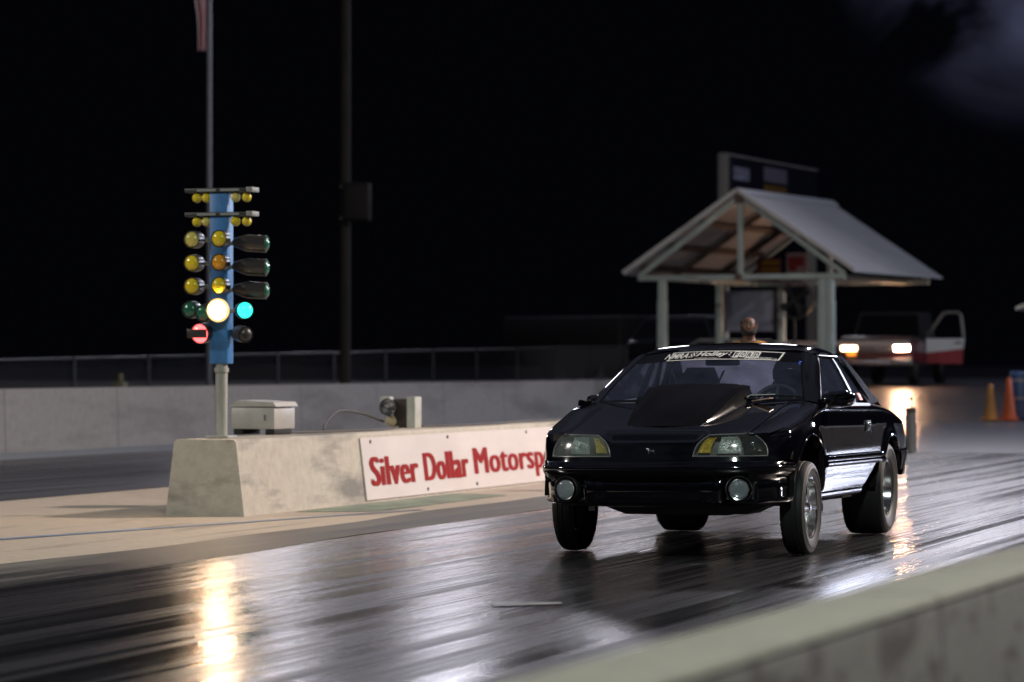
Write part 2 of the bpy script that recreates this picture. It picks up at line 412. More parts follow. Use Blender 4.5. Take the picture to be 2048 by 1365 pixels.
# old lane paint: a worn mark in the lane and a thin blue line over the pad
paint_w = pmat('worn_white_paint', (.30, .31, .33), .45, noise=.6, nscale=(3, 1, 1))
mb = MB(); mb.add([(-5.22, 15.22, .010), (-4.94, 15.50, .010), (-4.98, 15.60, .010), (-5.32, 15.46, .010)], [(0, 1, 2, 3)])
tag(mb.build('lane_marking', paint_w), None, None, kind='structure')
mb = MB(); mb.add([(-10.75, 19.5, .006), (-10.62, 19.5, .006), (-9.28, 25.3, .006), (-9.36, 25.3, .006)], [(0, 1, 2, 3)])
tag(mb.build('blue_line_marking', pmat('blue_line_paint', (.20, .28, .42), .5, noise=.4, nscale=(3, 3, 3))), None, None, kind='structure')
green_spill = pmat('green_lamp_spill_colour', (.24, .29, .22), .7, noise=.5, nscale=(3, 2, 1))  # the green lamp's light spill, painted as a tinted patch on the concrete
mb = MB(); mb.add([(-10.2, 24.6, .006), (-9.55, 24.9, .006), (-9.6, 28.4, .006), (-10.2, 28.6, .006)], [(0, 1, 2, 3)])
tag(mb.build('painted_green_lamp_spill', green_spill), None, None, kind='structure')

# ------------------------------------------------------------------ barriers
def wall_prism(name, sec, y0, y1, mat, label, cat, joints=None, n=2):
    mb = MB()
    ys = lin(n, y0, y1); k = len(sec)
    V = [(x, y, z) for y in ys for x, z in sec]
    F = [tuple(range(k)), tuple((n-1)*k + i for i in range(k))[::-1]]
    for j in range(n-1):
        for i in range(k): F.append((j*k+i, j*k+(i+1) % k, (j+1)*k+(i+1) % k, (j+1)*k+i))
    mb.add(V, F)
    o = mb.build(name, mat, smooth=30)
    return tag(o, label, cat)
BX, BW, BT, BH = -10.26, .70, .53, .625
def bev(sec): return sec
sec = [(BX-BW, -.01), (BX, -.01), (BX-.075, BH-.025), (BX-.095, BH), (BX-.605, BH), (BX-.625, BH-.025)]
bar_m = concrete('barrier_concrete', (.44, .40, .34), .75, (.10, .10, .095), (.9, .55, 2.6), .75, (.53, .68))
barrier = wall_prism('concrete_barrier', sec, 23.7, 41, bar_m, 'low tapered concrete barrier between the lanes, carrying the light tree', 'barrier')
far_m = concrete('far_wall_concrete', (.205, .20, .198), .55, (.07, .06, .06), (.9, .30, 1.6), .75, (.52, .68), 3.6)
far_sec = [(-21.0, -.01), (-20.75, -.01), (-20.78, .90), (-20.97, .90)]
wall_prism('concrete_wall', far_sec, -10, 69.6, far_m, 'long grey concrete wall along the far lane, scuffed and below the wire fence', 'wall')
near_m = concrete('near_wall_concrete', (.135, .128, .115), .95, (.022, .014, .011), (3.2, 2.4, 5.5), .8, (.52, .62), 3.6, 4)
near_sec = [(-.155, -.01), (.155, -.01), (.130, .64), (.118, .665), (-.118, .665), (-.130, .64)]
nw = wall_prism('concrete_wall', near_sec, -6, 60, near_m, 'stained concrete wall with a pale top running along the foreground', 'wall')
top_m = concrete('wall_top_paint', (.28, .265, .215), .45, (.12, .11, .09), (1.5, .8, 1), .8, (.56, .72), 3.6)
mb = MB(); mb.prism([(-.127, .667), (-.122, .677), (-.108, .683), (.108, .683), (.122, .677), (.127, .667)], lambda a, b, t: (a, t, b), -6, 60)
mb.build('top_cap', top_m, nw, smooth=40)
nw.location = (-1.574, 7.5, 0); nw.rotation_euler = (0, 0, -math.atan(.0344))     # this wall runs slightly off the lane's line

# ------------------------------------------------------------------ text helper
def text_polys(s, shear=0.0, offset=0.0, space=1.0):
    """outline text as flat triangles in the XY plane"""
    c = bpy.data.curves.new('t', 'FONT'); c.body = s; c.shear = shear; c.offset = offset; c.space_character = space; c.resolution_u = 4
    o = bpy.data.objects.new('t', c); COL.objects.link(o)
    dg = bpy.context.evaluated_depsgraph_get(); dg.update()
    me = o.evaluated_get(dg).to_mesh()
    V = np.array([v.co[:2] for v in me.vertices]); F = [tuple(p.vertices) for p in me.polygons]
    o.evaluated_get(dg).to_mesh_clear()
    bpy.data.objects.remove(o); bpy.data.curves.remove(c)
    return V, F
def put_text(mb, s, x0, x1, y0, y1, fn, mi=0, **k):
    """letters stretched into the rectangle x0..x1, y0..y1 of a surface fn(x, y)"""
    V, F = text_polys(s, **k)
    lo, hi = V.min(0), V.max(0)
    P = (V - lo) / (hi - lo)
    mb.add([fn(x0 + (x1-x0)*p[0], y0 + (y1-y0)*p[1]) for p in P], F, mi)

# banner on the barrier
def face(s, h, off=.0):
    """s metres along the barrier from its near end, h fraction of its sloped face"""
    z = .03 + h * (.60 - .03); x = BX - .075 * (z/.6)
    return Vector((x + off, 23.7 + s, z))
ban = thing('banner_sign', 'white banner on the barrier side with red block lettering', 'banner')
vin = pmat('banner_vinyl', (.58, .53, .52), .65, spec=.2, noise=.10, nscale=(2, .8, 2))
red = pmat('banner_red', (.27, .018, .018), .7, spec=.08)
SB0, SB1 = 2.72, 11.6
mb = MB(); mb.prism([(SB0, -.01), (SB1, -.01), (SB1, .965), (SB0, .965)], lambda s, h, t: face(s, h, t), .002, .016)
mb.build('sheet', vin, ban, smooth=0)
mb = MB()
L = lambda x, y: face(x, y, .019)
for k in range(3):                                  # heavy strokes: the outline laid down three times, each a hair prouder
    L = lambda x, y: face(x, y, .019 + .0012*k)
    ds = .030*k - .03
    put_text(mb, 'Silver', 2.89+ds, 4.08+ds, .20, .66, L, space=1.08)
    put_text(mb, 'Dollar', 4.28+ds, 5.49+ds, .20, .66, L, space=1.08)
    put_text(mb, 'Motorsports', 5.70+ds, 8.92+ds, .09, .68, L, space=1.08)
    put_text(mb, 'Park', 9.15+ds, 10.2+ds, .20, .66, L, space=1.08)
mb.build('lettering', red, ban, smooth=0)
mb = MB()
m_grm = pmat('dull_grommet', (.12, .11, .11), .5, .6)
for i, s in enumerate([2.95, 4.3, 5.0, 5.7, 7.4, 9.0, 10.8]):
    mb = MB(); mb.lathe([(0, .0), (.016, 0), (.016, .008), (0, .008)], face(s, .90 if i % 2 == 0 else .07, .017), 'X', 10); mb.build('grommet', m_grm, ban)

# ------------------------------------------------------------------ starting-light tree on the barrier
TREE = Vector((-10.67, 24.17, BH))
tree = thing('starting_light_tree', 'blue drag-race light tree with yellow, green and red lamps standing on the barrier end', 'race light', TREE)
def tz(y): return 1.23 + (731 - y) / 241.0 - BH
m_blue = pmat('blue_column_paint', (.035, .16, .40), .45, noise=.35, nscale=(9, 9, 4))
m_post = pmat('galvanised_post', (.36, .36, .33), .5, .3, noise=.3, nscale=(8, 8, 2))
m_can = pmat('lamp_can_dark', (.05, .045, .045), .32, .4)
m_plate = pmat('black_plate', (.02, .02, .022), .5)
def lensmat(n, c, e, s): return pmat(n, c, .18, 0, .5, .6, e, s)
m_yel = lensmat('yellow_lens', (.62, .46, .015), None, 0)
m_yel2 = lensmat('pale_yellow_lens', (.50, .42, .10), None, 0)
m_amb = lensmat('amber_lens', (.55, .24, .015), None, 0)
m_wht = lensmat('lit_lamp_face', (.9, .8, .6), (1.0, .70, .44), 420)
m_grn = lensmat('lit_green_lens', (.02, .5, .4), (.02, .85, .62), 3.0)
m_gdk = lensmat('unlit_green_lens', (.015, .10, .06), None, 0)
m_red = lensmat('lit_red_lens', (.6, .03, .04), (1.0, .10, .10), 4.0)
mb = MB(); mb.tube([(0, 0, .02), (0, 0, tz(728))], .050, 16); mb.box((0, 0, .012), (.20, .20, .024), None, 0, .004)
mb.tube([(0, 0, tz(745)), (0, 0, tz(736))], .060, 16)
mb.build('pole', m_post, tree)
mb = MB(); mb.box((0, 0, (tz(388)+tz(728))/2), (.162, .13, tz(388)-tz(728)), None, 0, .010)
mb.build('column', m_blue, tree)
for yp in (382, 430):
    mb = MB(); mb.box((.01, -.02, tz(yp)), (.62, .13, .034), None, 0, .006); mb.build('crossarm', m_plate, tree)
    mb = MB(); mb.box((-.10, -.086, tz(yp)), (.17, .006, .020)); mb.box((.11, -.086, tz(yp)), (.17, .006, .020))
    mb.box((.30, -.05, tz(yp)), (.055, .15, .040), None, 0, .004); mb.build('arm_label', pmat('arm_label_grey', (.20, .21, .20), .5), tree)
    for k, u in enumerate((-.205, -.118, .144, .244)):
        z = tz(yp) - .060
        mb = MB(); mb.ball((u, -.04, z), .041, 16); b = mb.build('stage_bulb', [m_yel, m_yel2][(k + (yp > 400)) % 3 == 2], tree)
        mb = MB(); mb.tube([(u, -.03, z+.036), (u, -.03, z+.052)], .022, 10); mb.build('socket', m_plate, b)
def can(u, z, ax, lens, L_=.20, r=.072, y=-.10, arm=True):
    """one lamp: dark can, domed lens and a short bracket to the column"""
    ax = Vector(ax).normalized(); c = Vector((u, y, z))
    mb = MB()
    mb.lathe([(0, -L_), (r*.45, -L_), (r*.62, -L_*.9), (r*.96, -L_*.62), (r, -L_*.55), (r, .012), (r*.93, .012), (r*.93, -.02), (0, -.02)], c, ax, 24)
    body = mb.build('lamp', m_can, tree)
    mb = MB(); mb.lathe([(r*.92, -.004), (r*.85, .012), (r*.62, .026), (r*.32, .034), (0, .036)], c, ax, 24); mb.build('lens', lens, body)
    if arm:
        mb = MB(); e = c - ax*L_*.95; mb.tube([e, (e.x*.4, 0, z)], .018, 8); mb.build('bracket', m_post, body)
    return body
fr = (-.05, -1, 0); sd = (1, .16, -.06)
for yp, l0, l1 in ((480, m_yel2, m_yel), (527, m_yel, m_amb), (573, m_yel, m_yel)):
    can(-.222, tz(yp), fr, l0, .16)
    can(.062, tz(yp), fr, l1, .12, y=-.19)
    can(.40, tz(yp+10), sd, m_gdk, .27, .070, y=-.02)
can(-.24, tz(620), fr, m_gdk, .14)
can(-.105, tz(628), (-.2, -1, -.25), m_gdk, .12, y=-.14)
lit = can(.056, tz(622), (.10, -1, -.02), m_wht, .12, .078, y=-.20)
mb = MB(); mb.lathe([(.074, .004), (.080, .014), (.092, .010), (.098, -.004), (.092, -.02), (.078, -.02)], (.056, -.20, tz(622)), Vector((.10, -1, -.02)), 28); mb.build('lens_rim', lensmat('glowing_amber_rim', (.8, .5, .1), (1.0, .66, .26), 1.25), lit)
can(.262, tz(622), (.72, -1, 0), m_grn, .17, .070, y=-.12)
can(-.14, tz(668), (-.1, -1, -.1), m_red, .16, .085, y=-.12)
can(.245, tz(670), (.8, -.7, -.1), m_can, .20, .068, y=-.08)
# the lit red lamp is half masked by a dark cross-bar
mb = MB(); mb.box((-.146, -.172, tz(668)), (.175, .012, .072), None, 0, .004); mb.build('lamp_mask', m_can, tree)

# kit on top of the barrier
ub = thing('utility_box', 'grey steel utility box with a sloping lid beside the light tree', 'box', (-10.93, 25.66, BH), R(-4))
gs = pmat('grey_steel_box', (.42, .40, .37), .45, .2, noise=.15, nscale=(6, 6, 6))
mb = MB(); mb.box((0, 0, .145), (.42, .40, .19), None, 0, .006); mb.build('cabinet', gs, ub)
mb = MB(); mb.prism([(-.235, .246), (.235, .246), (.205, .285), (-.135, .300)], lambda a, b, t: (a, t, b), -.215, .215); mb.build('lid', gs, ub, smooth=0)
for sx in (-.15, .16):
    mb = MB(); mb.box((sx, -.02, .025), (.09, .34, .05), None, 0, .008); mb.build('foot', M['black'], ub)
mb = MB(); mb.box((.12, -.203, .15), (.02, .008, .05)); mb.build('latch', M['chrome'], ub)
sp = thing('spot_lamp_unit', 'round spot lamp between two pale side plates on the barrier', 'lamp', (-10.84, 28.77, BH), R(4))
m_pl = pmat('pale_plate', (.42, .42, .38), .6, noise=.2, nscale=(6, 6, 6))
mb = MB(); mb.box((.155, .02, .15), (.085, .22, .30), None, 0, .006); mb.build('side_plate', m_pl, sp)
mb = MB(); mb.box((-.14, .08, .225), (.10, .12, .15), None, 0, .006); mb.build('side_plate', m_pl, sp)
mb = MB(); mb.box((.04, .04, .14), (.14, .20, .28), None, 0, .01); mb.build('housing', pmat('rusty_housing', (.035, .022, .018), .6, noise=.5, nscale=(9, 9, 9)), sp)
mb = MB(); mb.lathe([(0, .0), (.055, .0), (.082, -.05), (.085, -.10), (.078, -.10), (.045, -.045), (0, -.035)], (-.07, -.02, .20), 'Y', 24); mb.build('reflector', M['chrome'], sp)
mb = MB(); mb.lathe([(.078, -.095), (.04, -.108), (0, -.112)], (-.07, -.02, .20), 'Y', 24); mb.build('lens', M['lens'], sp)
mb = MB(); mb.lathe([(0, 0), (.05, 0), (.055, -.04), (0, -.055)], (-.05, -.03, .065), 'Y', 20); mb.build('small_lamp', pmat('tan_lamp', (.45, .36, .22), .35), sp)
cabm = pmat('cable_rubber', (.05, .045, .04), .6)
def cable(pts, label):
    P = []
    for i in range(len(pts)-1):
        p0 = Vector(pts[max(i-1, 0)]); p1 = Vector(pts[i]); p2 = Vector(pts[i+1]); p3 = Vector(pts[min(i+2, len(pts)-1)])
        for t in lin(8)[:-1]:
            P.append(.5*((2*p1)+(p2-p0)*t+(2*p0-5*p1+4*p2-p3)*t*t+(3*p1-p0-3*p2+p3)*t**3))
    P.append(Vector(pts[-1]))
    mb = MB(); mb.tube(P, .011, 7)
    return tag(mb.build('cable', cabm), label, 'cable')
zt0 = BH + .012
cable([(-10.80, 25.95, zt0), (-10.62, 26.6, zt0), (-10.50, 27.3, zt0), (-10.62, 28.0, zt0), (-10.78, 28.6, zt0)], 'thin dark cable lying on the barrier between the box and the spot lamp')
cable([(-10.95, 28.66, zt0+.05), (-11.02, 28.2, zt0+.14), (-11.0, 27.6, zt0+.16), (-10.92, 27.1, zt0+.06), (-10.86, 26.9, zt0)], 'cable arching up in a loop before the spot lamp')
cable([(-10.66, 28.95, zt0), (-10.50, 29.6, zt0), (-10.46, 30.6, zt0), (-10.60, 31.8, zt0), (-10.52, 33.5, zt0)], 'dark cable trailing along the barrier beyond the spot lamp')

# ------------------------------------------------------------------ behind the far wall: fence, poles
fx = -25.0
fence = thing('chain_link_fence', 'chain link fence with a top rail standing beyond the far wall', 'fence', (fx, 38, 0))
m_wire = pmat('fence_wire', (.05, .05, .055), .5, .6)
m_rail = pmat('fence_rail', (.035, .037, .048), .45, .5)
def fz(y): return 1.30 + (y - 46) * .0118
FY0, FY1 = 38, 96
mb = MB(); mb.tube([(0, y-38, fz(y)) for y in lin(12, FY0, FY1)], .024, 8); mb.build('top_rail', m_rail, fence)
for i, y in enumerate(lin(20, FY0, FY1)):
    mb = MB(); mb.tube([(0.03, y-38, ramp(y)-.05), (0.03, y-38, fz(y)+.03)], .028, 8); mb.build('post', m_rail, fence)
mb = MB(); st = .16
for i in range(int((FY1-FY0+1.5)/st)):
    y0 = FY0 - 1.2 + i*st
    for sg in (1, -1):
        a = y0 if sg > 0 else y0 + 1.2; b = y0 + 1.2 if sg > 0 else y0
        if min(a, b) < FY0 or max(a, b) > FY1: continue
        za = ramp(a) + .02; zb = fz(b) - .03
        mb.tube([(-.035, a-38, za), (-.035, b-38, zb)], .0035, 3, cap=False)
mb.build('wire_mesh', m_wire, fence, smooth=0)

fp = thing('flagpole', 'slim grey flagpole rising out of the picture behind the light tree', 'pole', (-23.74, 53.21, 0))
mb = MB(); mb.tube([(0, 0, -.05), (0, 0, 3), (0, 0, 9.6)], [.062, .058, .045], 14); mb.build('pole', pmat('flagpole_metal', (.06, .06, .08), .4, .3), fp)
mb = MB(); mb.ball((0, 0, 9.66), .07, 14); mb.build('finial', M['alu'], fp)
# limp striped flag hanging down the pole
flag = thing('flag', 'limp red and white striped flag hanging against the flagpole', 'flag', (-23.74, 53.21, 0))
m_fl = [pmat('flag_white', (.42, .38, .42), .8), pmat('flag_red', (.30, .03, .06), .8), pmat('flag_blue', (.03, .04, .12), .8)]
mb = MB(); nu, nv = 27, 26
def flagp(i, j):
    u = i/(nu-1); v = j/(nv-1)                      # u: across the folds, v: down
    w = .30*(1-.55*v) + .05*math.sin(v*6)
    z = 9.4 - v*2.42 - .35*u*(1-v)
    x = -.07 - w*u*.85; y = .085*math.sin(u*9+v*2.3) - .03*u
    return (x, y, z)
V = [flagp(i, j) for i in range(nu) for j in range(nv)]; F = []; MI = []
for i in range(nu-1):
    for j in range(nv-1):
        F.append((i*nv+j, (i+1)*nv+j, (i+1)*nv+j+1, i*nv+j+1)); MI.append(2 if (j < 11 and i > 13) else (i//2) % 2)
mb.v = V; mb.f = F; mb.m = MI; o = mb.build('cloth', m_fl, flag, normals=False)
md = o.modifiers.new('s', 'SOLIDIFY'); md.thickness = .004
up = thing('utility_pole', 'tall dark wooden utility pole beyond the far wall', 'pole', (-22.12, 55.86, 0))
mb = MB(); mb.tube([(0, 0, -.05), (.01, 0, 4), (.02, 0, 12)], [.105, .098, .085], 14); mb.build('pole', pmat('weathered_wood', (.022, .020, .019), .9, spec=.1, noise=.4, nscale=(20, 20, 1.5)), up)
lsp = thing('loudspeaker', 'dark box loudspeaker strapped to the utility pole', 'loudspeaker', (-21.80, 55.66, 4.30), R(12))
mb = MB(); mb.box((0, 0, 0), (.50, .40, .72), None, 0, .03); mb.build('cabinet', pmat('speaker_box', (.006, .006, .007), .8, spec=.1), lsp)
mb = MB(); mb.box((.02, -.205, .0), (.42, .02, .62), None, 0, .008); mb.build('grille', pmat('speaker_grille', (.012, .011, .012), .7, spec=.1, noise=.5, nscale=(60, 60, 60)), lsp)
mb = MB(); mb.box((-.24, .10, .30), (.20, .05, .05)); mb.box((-.24, .10, -.30), (.20, .05, .05)); mb.build('bracket', m_plate, lsp)
mb = MB(); mb.box((0, 0, .42), (.20, .2, .84), None, 0, .03); mb.tube([(0, 0, .84), (0, 0, .98)], .05, 10)
tag(mb.build('valve_post', pmat('valve_post_paint', (.05, .045, .02), .6)), 'short dark post with a cap in front of the wire fence', 'post').location = (-22.66, 47.24, .12)
ptr = [o for o in COL.objects if o.name == 'valve_post'][0]
mb = MB(); mb.box((0, 0, .30), (.30, .3, .66), None, 0, .04); mb.box((0, 0, .64), (.34, .34, .05), None, 0, .012)
tag(mb.build('plastic_bin', pmat('bin_plastic', (.34, .34, .42), .5)), 'small pale plastic bin behind the far wall', 'bin').location = (-21.3, 61.4, .02)

# ------------------------------------------------------------------ the staging shelter
PV = Vector((-18.03, 69.85, ramp(69.85)))
pav = thing('staging_shelter', 'open gabled shelter with pale metal roof and posts behind the start line', 'shelter', PV, R(-7.8))
z0 = PV.z
m_roof = pmat('roof_metal', (.40, .40, .42), .42, .2, noise=.12, nscale=(1.2, .5, 2))
m_pst = pmat('pale_green_steel', (.46, .52, .50), .45, noise=.12, nscale=(3, 3, 3))
m_brn = pmat('brown_purlin', (.085, .055, .042), .7, noise=.4, nscale=(3, 12, 3))
EV, RG, HW, LN = 3.33 - z0, 5.16 - z0, 2.80, 5.7
for s in (-1, 1):
    mb = MB(); nn = 26; xs = lin(nn, 0.0, HW)
    # sheet with low ribs, real thickness
    V = []; F = []
    for j, y in enumerate(lin(36, -.18, LN+.2)):
        rib = .018 if j % 3 == 0 else 0
        V += [(s*0.02, y, RG+rib), (s*HW, y, EV+rib), (s*HW, y, EV-.03), (s*0.02, y, RG-.03)]
    for j in range(35):
        a = j*4
        for k in range(4): F.append((a+k, a+(k+1) % 4, a+4+(k+1) % 4, a+4+k))
    F += [(0, 1, 2, 3), tuple(35*4+k for k in range(4))[::-1]]
    mb.add(V, F); mb.build('roof_panel', m_roof, pav, smooth=0)
    mb = MB(); mb.bar((s*.03, -.20, RG+.02), (s*(HW+.03), -.20, EV+.02), .05, .10); mb.build('barge_board', pmat('barge_board_paint', (.62, .58, .58), .5), pav, smooth=0)
mb = MB(); mb.prism([(-.16, RG-.06), (0, RG+.055), (.16, RG-.06), (.16, RG-.035), (0, RG+.085), (-.16, RG-.035)], lambda a, b, t: (a, t, b), -.22, LN+.22)
mb.build('ridge_cap', pmat('ridge_cap_metal', (.62, .63, .68), .3, .5), pav, smooth=0)
for y in (0.0, LN):
    zc = EV - .10
    mb = MB()
    mb.box((0, y, zc), (5.05, .12, .12), None, 0, .008)
    mb.bar((0, y, zc), (0, y, RG-.10), .115, .115, 0, .006)
    for s in (-1, 1): mb.bar((s*2.50, y, zc+.05), (s*.03, y, RG-.13), .09, .11, 0, .006)
    mb.build('truss', m_pst, pav)
mb = MB(); mb.box((-.03, -.075, zc), (.16, .02, .14)); mb.box((0, -.075, RG-.16), (.22, .03, .20)); mb.build('gusset', pmat('rusty_gusset', (.14, .09, .075), .7), pav, smooth=0)
for x in (-1.93, 1.98, 2.16):
    mb = MB(); mb.box((x, 0.0, (zc-.06-z0*0)/2), (.17, .15, zc-.06), None, 0, .008); mb.box((x, 0.0, (zc-.06)*.42), (.19, .17, (zc-.06)*.84), None, 0, .006); mb.build('post', m_pst, pav)
for x, y in ((-1.93, 3.4), (-2.75, LN), (-1.25, LN)):
    zb = ramp(PV.y + y) - z0
    mb = MB(); mb.box((x, y, (zc-.06+zb)/2), (.15, .15, zc-.06-zb), None, 0, .008); mb.build('post', m_pst, pav)
for s, x in ((-1, .95), (-1, 1.75), (-1, 2.45), (1, .95), (1, 1.75), (1, 2.45)):
    z = RG - (RG-EV)*x/HW - .075
    mb = MB(); mb.box((s*x, LN/2, z), (.16, LN-.15, .06), Matrix.Rotation(s*.575, 3, 'Y')); mb.build('purlin', m_brn, pav, smooth=0)
for y in (2.3, 4.7):
    for s in (-1, 1):
        mb = MB(); mb.bar((s*2.6, y, EV+.02), (s*.05, y, RG-.16), .09, .10); mb.build('rafter', m_brn, pav, smooth=0)
mb = MB(); mb.box((0, LN, 1.62+z0*0), (4.0, .10, .12), None, 0, .006); mb.build('rail', pmat('pale_rail', (.50, .45, .46), .55), pav)
for s in (-1, 1):
    mb = MB(); mb.box((s*1.93, LN/2, zc), (.12, LN-.14, .12), None, 0, .006); mb.build('eave_beam', m_pst, pav)
def pav_at(x, y, z): 
    c, s_ = math.cos(R(-7.8)), math.sin(R(-7.8))
    return (PV.x + c*x - s_*y, PV.y + s_*x + c*y, PV.z + z)
# what hangs and stands in it
pst = thing('poster', 'yellow and dark red poster hung inside the shelter gable', 'poster', pav_at(-1.55, LN-.10, 3.42), R(-7.8))
mb = MB(); mb.box((0, 0, 0), (.62, .02, .58)); mb.build('board', pmat('poster_dark_red', (.16, .035, .03), .6), pst, smooth=0)
mb = MB(); mb.box((.05, -.013, .18), (.44, .006, .10)); mb.box((.04, -.013, .01), (.46, .006, .09)); mb.box((.06, -.013, -.14), (.40, .006, .05)); mb.build('stripe', pmat('poster_yellow', (.48, .30, .02), .6), pst, smooth=0)
ps2 = thing('poster', 'red and white poster beside the yellow one in the shelter gable', 'poster', pav_at(-.80, LN-.10, 3.45), R(-7.8))
mb = MB(); mb.box((0, 0, 0), (.56, .02, .76)); mb.build('board', pmat('poster_white', (.50, .44, .50), .6), ps2, smooth=0)
mb = MB(); mb.box((-.03, -.013, .17), (.42, .006, .24)); mb.box((-.12, -.013, .0), (.22, .006, .12)); mb.build('print', pmat('poster_red', (.42, .05, .06), .6), ps2, smooth=0)
wb = thing('white_board', 'pale blank board hanging at the back of the shelter', 'board', pav_at(-2.05, LN-.12, 2.42), R(-7.8))
mb = MB(); mb.box((0, 0, 0), (1.24, .03, .98), None, 0, .006); mb.build('panel', pmat('board_lavender_white', (.42, .43, .56), .6), wb)
mb = MB(); mb.box((-.68, -.01, 0), (.06, .05, 1.06)); mb.box((.65, -.01, 0), (.05, .05, 1.06)); mb.build('frame', pmat('board_frame', (.06, .05, .06), .6), wb, smooth=0)
fn = thing('drum_fan', 'big round dark drum fan on a stand inside the shelter', 'fan', (-17.80, 74.1, ramp(74.1)), R(10))
fzc = 2.80 - ramp(74.1)
mb = MB(); mb.lathe([(.44, -.16), (.46, -.16), (.46, .16), (.44, .16), (.44, -.16)], (0, 0, fzc), 'Y', 36); mb.build('drum', M['trim'], fn)
mb = MB()
for r in (.10, .19, .28, .37, .435): mb.tube([(r*math.cos(a), -.165, fzc + r*math.sin(a)) for a in lin(25, 0, 2*PI)[:-1]], .006, 5, close=True)
for k in range(10): mb.bar((0, -.165, fzc), (.44*math.cos(k*PI/5), -.165, fzc+.44*math.sin(k*PI/5)), .008)
mb.build('guard', pmat('fan_guard', (.03, .03, .032), .5), fn)
for k in range(4):
    a = k*PI/2+.3
    mb = MB(); mb.grid(lambda u, v: ((.06+.34*u)*math.cos(a+v*.6), -.05+.10*v, fzc+(.06+.34*u)*math.sin(a+v*.6)), lin(4), lin(4)); mb.build('blade', pmat('fan_blade', (.05, .05, .055), .5), fn)
mb = MB(); mb.tube([(0, .02, 0.03), (0, .02, fzc-.45)], .035, 10); mb.lathe([(0, 0), (.32, 0), (.30, .04), (.05, .06), (0, .06)], (0, .02, 0), 'Z', 24); mb.build('stand', M['trim'], fn)

# score board tower beyond
sb = thing('advertising_board', 'tall advertising board with pale and orange-brown panels rising behind the shelter', 'billboard', (-22.0, 83.4, ramp(83.4)), R(-5.0))
g = ramp(83.4)
for y in (0, 7.6):
    mb = MB(); mb.box((0, y, (6.98-g)/2), (.24, .24, 6.98-g), None, 0, .01); mb.build('post', pmat('tan_post', (.26, .24, .23), .7), sb)
mb = MB(); mb.box((.16, 3.8, 5.95-g), (.06, 7.4, 1.9)); mb.build('back_panel', pmat('board_navy', (.012, .013, .028), .5), sb, smooth=0)
mb = MB(); mb.box((.16, 3.8, 6.93-g), (.12, 7.5, .06)); mb.build('top_rail', pmat('board_rail', (.32, .30, .33), .6), sb, smooth=0)
mpw = pmat('board_pale_print', (.34, .35, .52), .6, noise=.5, nscale=(2, 2.5, 4))
for (y0, y1, a, b) in ((.25, 1.55, 6.28, 6.64), (.65, 1.95, 5.60, 6.00), (2.05, 2.65, 5.62, 6.02), (.3, 1.3, 5.2, 5.45)):
    mb = MB(); mb.box((.200, (y0+y1)/2, (a+b)/2-g), (.012, y1-y0, b-a), None, 0, .004); mb.build('print', mpw, sb)
mb = MB(); mb.box((.200, 3.75, 6.57-g), (.012, 1.95, .40)); mb.build('print', pmat('board_lilac_print', (.22, .20, .30), .6), sb, smooth=0)
mb = MB(); mb.box((.200, 3.75, 5.75-g), (.012, 1.95, 1.06)); mb.build('print', pmat('board_orange_brown', (.22, .12, .03), .6), sb, smooth=0)
mb = MB(); mb.box((.200, 5.75, 5.45-g), (.012, .5, .5), Matrix.Rotation(.5, 3, 'X')); mb.build('print', pmat('board_dark_red', (.07, .012, .02), .6), sb, smooth=0)

# dim box trailer and vehicles beyond the fence
tr = thing('box_trailer', 'dark low trailer standing in the gloom beyond the fence', 'trailer', (-28.4, 91, ramp(91)), R(70))
mt = pmat('trailer_paint', (.008, .008, .010), .5)
mb = MB(); mb.box((0, 0, 1.15), (2.1, 4.4, 1.5), None, 0, .06); mb.build('body', mt, tr)
mb = MB(); mb.box((1.06, 0, 1.92), (.05, 4.4, .05)); mb.box((1.06, 0, .48), (.05, 4.4, .05)); mb.build('edge_trim', pmat('trailer_trim', (.10, .09, .10), .4, .5), tr, smooth=0)
for y in (-.45, .45):
    for x in (-.95, .95):
        mb = MB(); mb.lathe([(0, -.1), (.3, -.1), (.34, -.06), (.34, .06), (.3, .1), (0, .1)], (x, y, .34), 'X', 20); mb.build('wheel', M['rubber'], tr)

